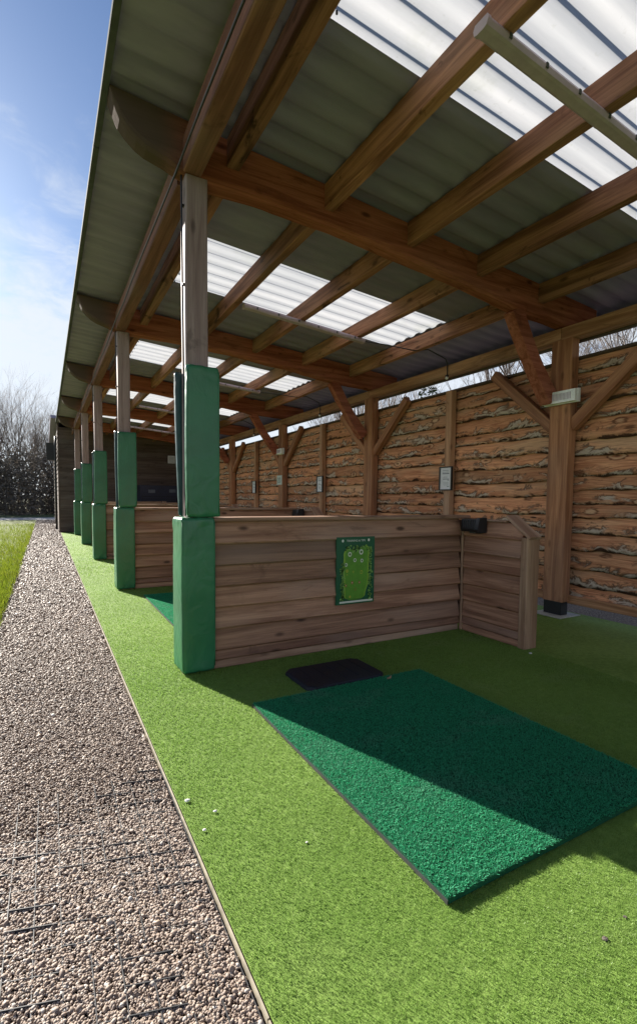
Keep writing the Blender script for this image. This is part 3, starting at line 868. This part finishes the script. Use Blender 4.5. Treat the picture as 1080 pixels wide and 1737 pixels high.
pp('bottom_strip', M['poster_white'], lambda bm: box(bm, -.150, .165, -.0024, 0, .012, .026), y=-.0110)
pp('caption', M['poster_ink'], lambda bm: [box(bm, -.045 + k * .013, -.036 + k * .013, -.0004, 0, .037, .041) for k in range(7)], y=-.0140)
pp('corner_ball', M['poster_white'], rings([(-.125, .508, .0003, .010), (.122, .510, .0003, .010)]), y=-.0106)
def text(name, s, size, mat, parent, loc, rot, align='CENTER'):
    cu = bpy.data.curves.new(name, 'FONT'); cu.body = s; cu.size = size; cu.align_x = align; cu.extrude = .0003
    t = bpy.data.objects.new(name, cu); COL.objects.link(t)
    dg = bpy.context.evaluated_depsgraph_get(); me = bpy.data.meshes.new_from_object(t.evaluated_get(dg))
    bpy.data.objects.remove(t); me.materials.clear()
    o = link(name, me, mat, parent); o.location = loc; o.rotation_euler = rot; return o
text('title', 'TRAINING & TIPS', .0235, M['poster_white'], poster, (-.002, -.0112, .500), (math.pi / 2, 0, 0))

# ------------------------------------------------------------------ tee mats and ball trays
def make_mat():
    root = empty('tee_mat', ((MX0 + MX1) / 2, (MY0 + MY1) / 2, 0)); B = root.location
    bm = bmesh.new(); box(bm, MX0, MX1, MY0, MY1, .006, MZ - .006)
    part('base', bm, M['mat'], root, bevel=.002, base=B)
    bm = bmesh.new(); box(bm, MX0 - .004, MX0 - .0005, MY0, MY1, .006, MZ - .012)
    part('edge_strip', bm, M['grid'], root, base=B)
    n = 170000
    ang = rng.uniform(0, 6.283, n); la = rng.uniform(0, 6.283, n)
    b = np.stack([rng.uniform(MX0 + .002, MX1 - .002, n), rng.uniform(MY0 + .002, MY1 - .002, n), np.full(n, MZ - .008)], 1)
    h = .0075 * rng.uniform(.6, 1.1, n); w = .0021 * rng.uniform(.7, 1.3, n); l = h * rng.uniform(.6, 2.0, n)
    tip = b + np.stack([np.cos(la) * l, np.sin(la) * l, h], 1); sd = np.stack([np.cos(ang) * w / 2, np.sin(ang) * w / 2, 0 * w], 1)
    V = np.concatenate([b - sd, b + sd, tip + sd * .8, tip - sd * .8]) - np.array(B)
    i = np.arange(n); me = mesh_np('pile', V, np.stack([i, i + n, i + 2 * n, i + 3 * n], 1), 4)
    link('pile', me, M['mat_fibre'], root)['kind'] = 'stuff'
    return root
tee = make_mat()
tag(tee, 'emerald green rectangular tee mat half in sun in the nearest bay', 'tee mat', 'tee mats on the bay floors')
for i in (1,):
    o = copy_tree(tee); o.location.y += i * PITCH + .12
    tag(o, 'green tee mat in the second bay, partly hidden behind the nearest post', 'tee mat', 'tee mats on the bay floors')

def make_tray():
    root = empty('ball_tray', (1.70, 2.75, 0)); B = root.location
    x0, x1, y0, y1, c = 1.402, 1.998, 2.568, 2.958, .042
    def octo(d, z): return [(x0 + d + c, y0 + d, z), (x1 - d - c, y0 + d, z), (x1 - d, y0 + d + c, z), (x1 - d, y1 - d - c, z), (x1 - d - c, y1 - d, z), (x0 + d + c, y1 - d, z), (x0 + d, y1 - d - c, z), (x0 + d, y0 + d + c, z)]
    bm = bmesh.new(); loft(bm, [octo(0, .006), octo(.004, .026), octo(.012, .032), octo(.020, .033)])
    part('tray_body', bm, M['rubber'], root, base=B)
    bm = bmesh.new()
    for k in range(5): box(bm, x0 + .10 + k * .1, x0 + .112 + k * .1, y0 + .06, y1 - .06, .0335, .036)
    part('tray_ribs', bm, M['rubber'], root, base=B)
    return root
tag(make_tray(), 'shallow black rubber ball tray with cut corners beyond the tee mat', 'ball tray')

# leaf and white scraps
def chip(name, x, y, z, s, mat, label, cat, flatk=.5):
    bm = bmesh.new(); bmesh.ops.create_icosphere(bm, subdivisions=2, radius=1)
    for v in bm.verts:
        k = 1 + .35 * nz(v.co.x * 1.3 + x * 9, v.co.y * 1.3 + y * 7, v.co.z)
        v.co = Vector((v.co.x * s * 1.25 * k, v.co.y * s * k, v.co.z * s * flatk * k))
    tag(obj(name, bm, mat, loc=(x, y, z + s * flatk * .7)), label, cat)
chip('stone_chip', .466, 1.848, .008, .0085, M['chip'], 'largest white stone chip on the sunny turf near the edging', 'stone chip')
chip('stone_chip', .543, 1.734, .008, .006, M['chip'], 'small pale chip right of the largest white one on the turf', 'stone chip')
chip('stone_chip', .477, 1.650, .008, .0055, M['chip'], 'small pale chip on the turf closest to the camera', 'stone chip')
chip('stone_chip', 3.31, 2.46, .006, .011, M['chip'], 'white chip lying in shade by the foot of the return panel', 'stone chip')
chip('stone_chip', .773, 1.426, .006, .004, M['chip'], 'tiny grey chip out on the open sunlit turf', 'stone chip')
chip('turf_scrap', 1.318, .716, .006, .007, M['bark'], 'dark curled scrap on the sunlit turf near the bottom right', 'scrap', .25)
chip('turf_scrap', 1.44, .73, .006, .005, M['bark'], 'smaller dark fleck on the turf right of the curled scrap', 'scrap', .25)
bm = bmesh.new()
pts = [(-.030, .0), (-.016, .009), (-.006, .006), (.002, .016), (.008, .006), (.024, .004), (.034, -.003), (.018, -.006), (.004, -.012), (-.004, -.005), (-.018, -.007)]
top = [bm.verts.new((a, b, .004 + .009 * abs(a) / .03 * (1 if a > 0 else .5))) for a, b in pts]; bm.faces.new(top)
bot = [bm.verts.new((v.co.x, v.co.y, v.co.z - .0008)) for v in top]; bm.faces.new(bot[::-1])
for k in range(len(pts)): bm.faces.new([top[k], bot[k], bot[(k + 1) % len(pts)], top[(k + 1) % len(pts)]])
o = obj('leaf', bm, M['leaf_dry'], loc=(1.948, 2.485, MZ)); o.rotation_euler = (0, 0, .5)
tag(o, 'curled dry brown leaf lying on the shaded tee mat', 'leaf')

# ------------------------------------------------------------------ fittings
def make_batten():
    root = empty('batten_light', (0, 0, 0))
    L = .78
    bm = bmesh.new()
    prism(bm, [(-.032, 0), (-.040, -.020), (-.034, -.044), (-.020, -.050), (.020, -.050), (.034, -.044), (.040, -.020), (.032, 0)], -L, L, 'x')
    obj('housing', bm, M['fitting'], root)
    for s in (-1, 1):
        bm = bmesh.new(); prism(bm, [(-.036, .001), (-.044, -.021), (-.037, -.048), (-.021, -.054), (.021, -.054), (.037, -.048), (.044, -.021), (.036, .001)], s * L, s * (L + .022), 'x')
        obj('end_cap', bm, M['fitting'], root)
    for k in range(6):
        x = -L + .13 + k * (2 * L - .26) / 5
        bm = bmesh.new()
        for s in (-1, 1): box(bm, x - .008, x + .008, s * .040 - .003, s * .040 + .003, -.034, -.010)
        obj('clip', bm, M['galv'], root)
    return root
bt = make_batten()
blab = ['grey strip light crossing the big skylight nearest the camera', 'grey strip light along the edge of the second skylight', 'grey strip light under the third skylight from the camera', 'grey strip light under the fourth skylight', 'farthest grey strip light before the clubhouse wall']
for i in range(5):
    o = bt if i == 0 else copy_tree(bt)
    cx_ = 2.56 if i == 0 else 2.76
    o.location = (cx_, 1.68 if i == 0 else 5.19 + (i - 1) * 3.4, roofz(cx_) - .181)
    o.rotation_euler = (0, math.atan(.08), 0)
    tag(o, blab[i], 'strip light', 'strip lights hung under the purlins')

# cables from the strip lights to the wall plate with a small white sensor
sl = ['photocell with black lead on the wall plate above the first slim stud', 'photocell with black lead on the wall plate above the second slim stud', 'photocell with black lead above the third slim stud', 'photocell with black lead above the fourth slim stud']
for i in range(1, 5):
    y = 5.19 + (i - 1) * 3.4; ye = 4.88 + (i - 1) * PITCH
    root = empty('light_sensor', (4.69, ye, 2.84)); B = root.location
    bm = bmesh.new()
    pts = [(3.55, y, roofz(3.55) - .20), (3.9, y - .06, roofz(3.9) - .185), (4.26, y - .14, roofz(4.26) - .190), (4.45, y - .20, roofz(4.45) - .150), (4.66, ye + .01, 3.06), (4.684, ye, 2.99), (4.686, ye, 2.85)]
    tube(bm, pts, .007, 6); part('lead', bm, M['cable'], root, base=B)
    bm = bmesh.new(); bmesh.ops.create_uvsphere(bm, u_segments=12, v_segments=8, radius=.021)
    o = obj('sensor_head', bm, M['white_plastic'], root, loc=(-.012, 0, -.028), smooth=True)
    bm = bmesh.new(); box(bm, -.022, .008, -.018, .018, -.012, .012)
    obj('sensor_base', bm, M['black'], root, bevel=.003)
    tag(root, sl[i - 1], 'light sensor', 'light sensors along the wall plate')

def make_bulkhead():
    root = empty('bulkhead_light', (0, 0, 0))
    bm = bmesh.new(); box(bm, -.030, 0, -.188, .188, -.066, .066)
    obj('back_box', bm, M['white_plastic'], root, bevel=.010)
    bm = bmesh.new(); box(bm, -.075, -.031, -.180, .180, -.058, .058)
    obj('diffuser', bm, M['diffuser'], root, bevel=.016)
    bm = bmesh.new()
    for k in range(19):
        y = -.135 + k * .015; box(bm, -.078, -.0755, y, y + .006, -.034, .034)
    obj('ribs', bm, M['fitting'], root)
    return root
bk = make_bulkhead()
for n, i in enumerate((0, 2, 4)):
    o = bk if n == 0 else copy_tree(bk)
    o.location = (4.657, wyc(i) - .035, 2.255)
    tag(o, ['ribbed white bulkhead light on the big near wall post', 'small white bulkhead light on the third wall post, above the number sign', 'farthest white bulkhead light on the last wall post'][n], 'bulkhead light', 'bulkhead lights on wall posts')

def make_notice():
    root = empty('wall_notice', (0, 0, 0))
    W2, H2 = .115, .158
    bm = bmesh.new()
    for a, b, c, d in ((-W2, -W2 + .015, -H2, H2), (W2 - .015, W2, -H2, H2), (-W2 + .015, W2 - .015, H2 - .015, H2), (-W2 + .015, W2 - .015, -H2, -H2 + .015)):
        box(bm, -.030, -.002, a, b, c, d)
    obj('frame', bm, M['black'], root, bevel=.002)
    bm = bmesh.new(); box(bm, -.016, -.003, -W2 + .014, W2 - .014, -H2 + .014, H2 - .014)
    obj('sheet', bm, M['paper'], root)
    bm = bmesh.new()
    rr = random.Random(4)
    for z, a, b, h in ((.105, -.05, .055, .005), (.083, -.055, .06, .005), (.060, -.06, .062, .012), (.02, -.03, .045, .003), (.008, -.03, .05, .003), (-.012, -.055, .05, .009), (-.026, -.06, -.03, .010), (-.05, -.05, .05, .003), (-.062, -.05, .045, .003), (-.074, -.05, .05, .003), (-.088, -.05, .04, .003), (-.11, -.062, -.025, .008)):
        box(bm, -.0168, -.0158, a, b, z, z + h)
    obj('printed_lines', bm, M['ink'], root)
    return root
nt = make_notice()
nl = ['black framed white notice on the first slim stud behind the near partition', 'black framed white notice on the second slim stud along the wall', 'black framed white notice on the third slim stud along the wall', 'farthest black framed notice on the back wall']
for i in range(4):
    o = nt if i == 0 else copy_tree(nt)
    o.location = (4.70, wyc(i) + PITCH * .478, 1.49 - (.0 if i else 0))
    tag(o, nl[i], 'framed notice', 'framed notices on the wall studs')

# number sign on the third wall post
num = empty('number_sign', (4.655, wyc(2) + .01, 1.62)); tag(num, 'pale square bay number sign reading 20 on the third wall post', 'number sign')
bm = bmesh.new(); box(bm, -.012, 0, -.125, .125, -.105, .105); obj('plate', bm, M['sign_pale'], num, bevel=.003)
text('digits', '20', .17, M['number_green'], num, (-.0135, 0, -.058), (math.pi / 2, 0, -math.pi / 2))

# black speaker-like floodlight on the inner corner of each return
def make_flood():
    root = empty('flood_lamp', (0, 0, 0))
    bm = bmesh.new(); prism(bm, [(0, -.05), (-.085, -.058), (-.100, -.035), (-.088, .052), (-.012, .058), (0, .05)], -.085, .085, 'y')
    obj('lamp_body', bm, M['black'], root, bevel=.006)
    bm = bmesh.new(); prism(bm, [(-.003, -.062), (-.094, -.068), (-.115, -.036), (-.098, .064), (-.008, .069)], -.125, -.086, 'y')
    obj('lamp_hood', bm, M['black'], root, bevel=.006)
    bm = bmesh.new()
    for k in range(6): box(bm, -.098, -.092, -.07 + k * .024, -.062 + k * .024, -.03, .045)
    obj('cooling_fins', bm, M['grid'], root)
    bm = bmesh.new(); box(bm, -.05, -.02, -.03, .03, -.073, -.059); obj('bracket', bm, M['galv'], root)
    return root
fl = make_flood()
for i in range(2):
    o = fl if i == 0 else copy_tree(fl)
    o.location = (3.352, 3.085 + i * PITCH, .985)
    tag(o, ['small black box lamp in the inner corner of the nearest return panel', 'small black box lamp on the second partition, just above the nearest rail'][i], 'lamp', 'black lamps on the return panels')

# ------------------------------------------------------------------ clubhouse closing the row
club = empty('timber_clubhouse', (.4, YEND, 0))
tag(club, 'dark brown lap boarded building closing the far end of the bays', 'building')
B = club.location
def lap(bm, a0, a1, z0, z1, face, axis, out, h=.155):
    z = z0
    while z < z1 - .02:
        zt = min(z + h + .02, z1)
        if axis == 'x':
            loft(bm, [[(x, face + out * .022, z), (x, face + out * .006, zt), (x, face, zt), (x, face, z)] for x in (a0, a1)])
        else:
            loft(bm, [[(face + out * .022, y, z), (face + out * .006, y, zt), (face, y, zt), (face, y, z)] for y in (a0, a1)])
        z += h
bm = bmesh.new(); lap(bm, .425, 5.3, .02, 3.50, YEND, 'x', -1); part('front_cladding', bm, M['clad'], club, base=B)
bm = bmesh.new(); lap(bm, YEND + .03, 27.5, .02, 3.9, .42, 'y', -1); part('side_cladding', bm, M['clad_y'], club, base=B)
bm = bmesh.new(); box(bm, .43, 5.3, YEND + .02, 27.5, 0, 3.48); part('wall_core', bm, M['dark_plate'], club, base=B)
bm = bmesh.new(); box(bm, .385, .425, YEND - .03, YEND + .028, .01, 3.62); part('corner_board', bm, M['clad_y'], club, base=B)
bm = bmesh.new(); prism(bm, [(.2, 3.93), (5.6, 3.62), (5.6, 3.52), (.2, 3.83)], YEND + .3, 27.8, 'y'); part('roof', bm, M['roof'], club, base=B)
# fittings on the clubhouse
bx = empty('wall_box', (.2, 20.6, 2.55)); tag(bx, 'grey box fixed out from the clubhouse side wall above the path', 'wall box')
bm = bmesh.new(); box(bm, -.14, .12, -.2, .2, 0, .62); obj('box_body', bm, M['black'], bx, bevel=.01)
bm = bmesh.new(); box(bm, .12, .195, -.05, .05, .25, .35); obj('bracket', bm, M['galv'], bx)
dp = empty('downpipe', (.35, 20.2, 0)); tag(dp, 'dark downpipe at the corner of the clubhouse side wall', 'downpipe')
bm = bmesh.new(); tube(bm, [(0, 0, 0), (0, 0, 1.5), (0, 0, 3.0), (.02, 0, 3.4)], .04, 10); obj('pipe', bm, M['black'], dp, smooth=True)
for z in (.6, 1.8, 2.9):
    bm = bmesh.new(); tube(bm, [(0, 0, z), (0, 0, z + .04)], .047, 10); obj('pipe_collar', bm, M['black'], dp)
ns = empty('notice_board', (4.1, YEND - .024, 2.6)); tag(ns, 'small pale notice high on the dark end wall', 'notice')
bm = bmesh.new(); box(bm, -.13, .13, -.012, 0, -.14, .14); obj('sheet', bm, M['paper'], ns, bevel=.002)
bm = bmesh.new()
for k in range(5): box(bm, -.09, .09, -.0135, -.0122, .08 - k * .045, .092 - k * .045)
obj('printed_lines', bm, M['ink'], ns)
cb = empty('ball_dispenser', (3.5, 17.7, 0)); tag(cb, 'dark blue ball dispenser cabinet against the far end wall', 'ball dispenser')
bm = bmesh.new(); box(bm, -.65, .65, -.35, .5, .08, 1.62); obj('cabinet', bm, M['navy'], cb, bevel=.015)
bm = bmesh.new(); box(bm, -.60, .60, -.33, .45, .01, .078); obj('plinth', bm, M['black'], cb)
for x, z in ((-.28, 1.42), (.42, 1.44)):
    bm = bmesh.new(); box(bm, x - .11, x + .11, -.362, -.351, z - .06, z + .05); obj('display_panel', bm, M['glass_dark'], cb, bevel=.002)
bm = bmesh.new(); prism(bm, [(-.352, .62), (-.55, .70), (-.55, .78), (-.352, .74)], -.3, .3, 'x'); obj('ball_chute', bm, M['navy'], cb)
bm = bmesh.new()
for k in range(5): box(bm, -.62, .62, -.358, -.3515, .9 + k * .08, .92 + k * .08)
obj('louvres', bm, M['black'], cb)

# ------------------------------------------------------------------ trees
def bare_tree(seed, H=10.0, stems=4, spread=.5, levels=5):
    rr = random.Random(seed)
    tr = bmesh.new(); tw = bmesh.new()
    def grow(p, d, L, r, lv):
        n = 4; pts = [p.copy()]; q = p.copy(); dd = d.copy()
        for k in range(n):
            dd = (dd + Vector((rr.gauss(0, .10), rr.gauss(0, .10), rr.gauss(.05, .06)))).normalized()
            q = q + dd * L / n; pts.append(q.copy())
        r1 = r * .62
        tube(tr if lv < 2 else tw, pts, r, 6 if lv < 2 else (4 if lv < 4 else 3), r1, cap=False)
        if lv >= levels: return
        kids = [(1.0, .30), (1.0, .42)] + ([(rr.uniform(.45, .8), .6)] * rr.choice([1, 2]))
        for t, sp in kids:
            at = pts[-1] if t == 1.0 else pts[min(n, int(t * n) + 1)]
            ax = Vector((rr.gauss(0, 1), rr.gauss(0, 1), rr.gauss(0, .4)))
            nd = (dd + ax.normalized() * sp * rr.uniform(.6, 1.3)); nd.z = max(nd.z, .05) if lv < 3 else nd.z
            grow(at, nd.normalized(), L * rr.uniform(.60, .82), r1 * rr.uniform(.62, .9), lv + 1)
    for s in range(stems):
        a = rr.uniform(0, 6.28); b = rr.uniform(.1, spread)
        grow(Vector((rr.gauss(0, .25), rr.gauss(0, .25), 0)), Vector((math.cos(a) * b, math.sin(a) * b, 1)).normalized(), H * rr.uniform(.28, .36), H * .0105 * rr.uniform(.8, 1.3), 0)
    root = empty('bare_tree', (0, 0, 0))
    obj('trunk', tr, M['bark'], root, smooth=True); obj('crown', tw, M['twig'], root, smooth=True)
    return root
protos = [bare_tree(3, 10.5, 4, .5), bare_tree(8, 10.0, 5, .6), bare_tree(21, 11.0, 3, .4)]
tl = [(-3.6, 41, 0, 1.0, 0.3, 'bare many stemmed tree at the left edge of the view beyond the road'),
      (-2.1, 45, 1, 1.0, 2.1, 'bare leaning tree beyond the road, second from the left'),
      (-.7, 42, 2, .95, 4.0, 'bare tree with fine upright twigs beyond the road, in the middle'),
      (.4, 50, 0, 1.16, 5.2, 'tallest bare tree beyond the road, close to the shelter eaves'),
      (1.4, 43, 1, .92, 1.2, 'bare tree beyond the road half hidden by the clubhouse'),
      (-6.5, 44, 2, 1.05, 2.9, 'bare tree beyond the road just out past the left of the lawn')]
wl = [(9.0, 3.4, 1, .62, .7, 'bare tree seen over the wall right of the big near post'),
      (10.5, 8.0, 0, .68, 1.9, 'bare tree behind the wall, seen in the gap above the first slim stud'),
      (9.5, 12.6, 2, .62, 3.3, 'bare tree behind the wall, seen in the gap by the second wall post'),
      (11.5, 18.0, 1, .75, 4.4, 'bare tree behind the wall toward the far end of the gap'),
      (8.6, .2, 0, .6, 5.5, 'bare tree behind the wall at the right edge of the view')]
used = set()
for x, y, k, s, rz, lb in tl + wl:
    o = protos[k] if k not in used else copy_tree(protos[k]); used.add(k)
    o.location = (x, y, -.03); o.scale = (s * (.88 if y > 30 else 1),) * 3; o.rotation_euler = (0, 0, rz)
    tag(o, lb, 'tree', 'bare trees beyond the road' if y > 30 else 'bare trees behind the wall')

def leafmass(name, boxes, n, size, mat, label, cat, kind=None, twig=0):
    per = []
    for (x0, x1, y0, y1, z0, z1) in boxes:
        m = n // len(boxes)
        p = rng.uniform(0, 1, (m, 3)); c = p - .5
        keepm = (c[:, 0] ** 2 + c[:, 1] ** 2 + np.maximum(0, c[:, 2]) ** 2 * .9) < .26 * rng.uniform(.6, 1.0, m)
        p = p[keepm]; per.append(np.array([x0, y0, z0]) + p * np.array([x1 - x0, y1 - y0, z1 - z0]))
    P = np.concatenate(per); m = len(P)
    a = rng.normal(0, 1, (m, 3)); a /= np.linalg.norm(a, axis=1)[:, None]
    b = np.cross(a, rng.normal(0, 1, (m, 3))); b /= np.linalg.norm(b, axis=1)[:, None]
    s = size * rng.uniform(.5, 1.4, m)[:, None]
    V = np.concatenate([P - a * s, P - b * s * .5, P + a * s, P + b * s * .5]); i = np.arange(m)
    o = link(name, mesh_np(name, V, np.stack([i, i + m, i + 2 * m, i + 3 * m], 1), 4), mat); tag(o, label, cat, kind=kind); return o
bxs = []
for k in range(26):
    x = -22 + k * 1.15 + random.uniform(-.4, .4); h = random.uniform(3.4, 5.4); y = 36 + random.uniform(0, 4)
    bxs.append((x - 1.6, x + 1.6, y, y + 3, -.8, h))
leafmass('undergrowth', bxs, 220000, .10, M['scrub'], 'dark tangled undergrowth below the bare trees beyond the road', 'undergrowth', 'stuff')
leafmass('ivy_clump', [(4.98, 5.25, 5.45, 5.95, 2.50, 3.0), (4.98, 5.2, 6.05, 6.35, 2.5, 2.86)], 900, .028, M['ivy'], 'green ivy clump showing above the wall top between studs', 'ivy')

# ------------------------------------------------------------------ sky, sun, camera
SUN_EL, AZ = R(23.5), math.atan(.345)
sd = Vector((-math.sin(AZ) * math.cos(SUN_EL), math.cos(AZ) * math.cos(SUN_EL), math.sin(SUN_EL)))   # towards the sun
w = bpy.data.worlds.new('World'); S.world = w; w.use_nodes = True
t = w.node_tree; t.nodes.clear()
def N(typ, **k):
    n = t.nodes.new(typ)
    for a, v in k.items(): setattr(n, a, v)
    return n
out = N('ShaderNodeOutputWorld'); bg = N('ShaderNodeBackground'); bg.inputs['Strength'].default_value = .05
sky = N('ShaderNodeTexSky', sky_type='NISHITA', sun_disc=False, sun_elevation=SUN_EL, sun_rotation=math.atan2(sd.x, sd.y), air_density=1.0, dust_density=.6, ozone_density=1.6)
tc = N('ShaderNodeTexCoord'); sep = N('ShaderNodeSeparateXYZ'); t.links.new(tc.outputs['Generated'], sep.inputs[0])
def mth(op, a, b, clamp=False):
    n = N('ShaderNodeMath', operation=op, use_clamp=clamp)
    for i, v in enumerate((a, b)):
        if isinstance(v, (int, float)): n.inputs[i].default_value = v
        else: t.links.new(v, n.inputs[i])
    return n.outputs[0]
den = mth('ADD', mth('MAXIMUM', sep.outputs[2], 0.0), .12)
cmb = N('ShaderNodeCombineXYZ'); t.links.new(mth('DIVIDE', sep.outputs[0], den), cmb.inputs[0]); t.links.new(mth('DIVIDE', sep.outputs[1], den), cmb.inputs[1])
def nse(scale, detail, rough, dist, st=(1, 1, 1)):
    v = N('ShaderNodeVectorMath', operation='MULTIPLY'); t.links.new(cmb.outputs[0], v.inputs[0]); v.inputs[1].default_value = st
    n = N('ShaderNodeTexNoise'); n.inputs['Scale'].default_value = scale; n.inputs['Detail'].default_value = detail; n.inputs['Roughness'].default_value = rough; n.inputs['Distortion'].default_value = dist
    t.links.new(v.outputs[0], n.inputs['Vector']); return n.outputs['Fac']
n1 = nse(.9, 6, .6, .6, (1.0, .55, 1)); n2 = nse(5.5, 5, .62, .5)
def rmp(f, a, b):
    n = N('ShaderNodeMapRange', interpolation_type='SMOOTHSTEP'); t.links.new(f, n.inputs[0]); n.inputs[1].default_value = a; n.inputs[2].default_value = b; return n.outputs[0]
low = rmp(sep.outputs[2], .62, .12)                      # cloud thickens towards the horizon
f = mth('ADD', mth('MULTIPLY', n1, .50), mth('MULTIPLY', n2, .50))
f = mth('ADD', f, mth('MULTIPLY', mth('SUBTRACT', low, .5), .38))
cl = mth('MULTIPLY', rmp(f, .36, .66), .9)
mx = N('ShaderNodeMix', data_type='RGBA'); t.links.new(cl, mx.inputs[0]); tint = N('ShaderNodeMix', data_type='RGBA', blend_type='MULTIPLY'); tint.inputs[0].default_value = 1; t.links.new(sky.outputs[0], tint.inputs[6]); tint.inputs[7].default_value = (.57, .70, .88, 1)
t.links.new(tint.outputs[2], mx.inputs[6]); mx.inputs[7].default_value = (6.1, 6.5, 7.0, 1)
t.links.new(mx.outputs[2], bg.inputs['Color']); t.links.new(bg.outputs[0], out.inputs['Surface'])

L = bpy.data.lights.new('Sun', 'SUN'); L.energy = 5.0; L.angle = R(.5); L.color = (1, .94, .85)
so = bpy.data.objects.new('Sun', L); COL.objects.link(so); so.rotation_euler = (-sd).to_track_quat('-Z', 'Y').to_euler(); so.location = (-10, 20, 15)

f, yaw, pitch, roll, cx, cy = 824.1406, .4993, -.0608, .0096, 527.1517, 896.7079
c, s = math.cos(yaw), math.sin(yaw); cp, sp_ = math.cos(pitch), math.sin(pitch)
Fv = Vector((s * cp, c * cp, sp_)); R0 = Vector((c, -s, 0)); U0 = R0.cross(Fv)
Rv = R0 * math.cos(roll) + U0 * math.sin(roll); Uv = U0 * math.cos(roll) - R0 * math.sin(roll)
cam = bpy.data.cameras.new('Camera'); co = bpy.data.objects.new('Camera', cam); COL.objects.link(co)
co.matrix_world = Matrix(((Rv.x, Uv.x, -Fv.x, 0), (Rv.y, Uv.y, -Fv.y, 0), (Rv.z, Uv.z, -Fv.z, 1.2), (0, 0, 0, 1)))
cam.sensor_fit = 'AUTO'; cam.sensor_width = 36; cam.lens = f / 1737 * 36
cam.shift_x = (540 - cx) / 1737; cam.shift_y = (cy - 868.5) / 1737
cam.clip_start = .05; cam.clip_end = 2000
S.camera = co
vs = S.view_settings; vs.view_transform = 'Standard'; vs.look = 'None'; vs.exposure = 1.52; vs.gamma = 1
S.cycles.max_bounces = 10; S.cycles.diffuse_bounces = 6; S.cycles.transparent_max_bounces = 6
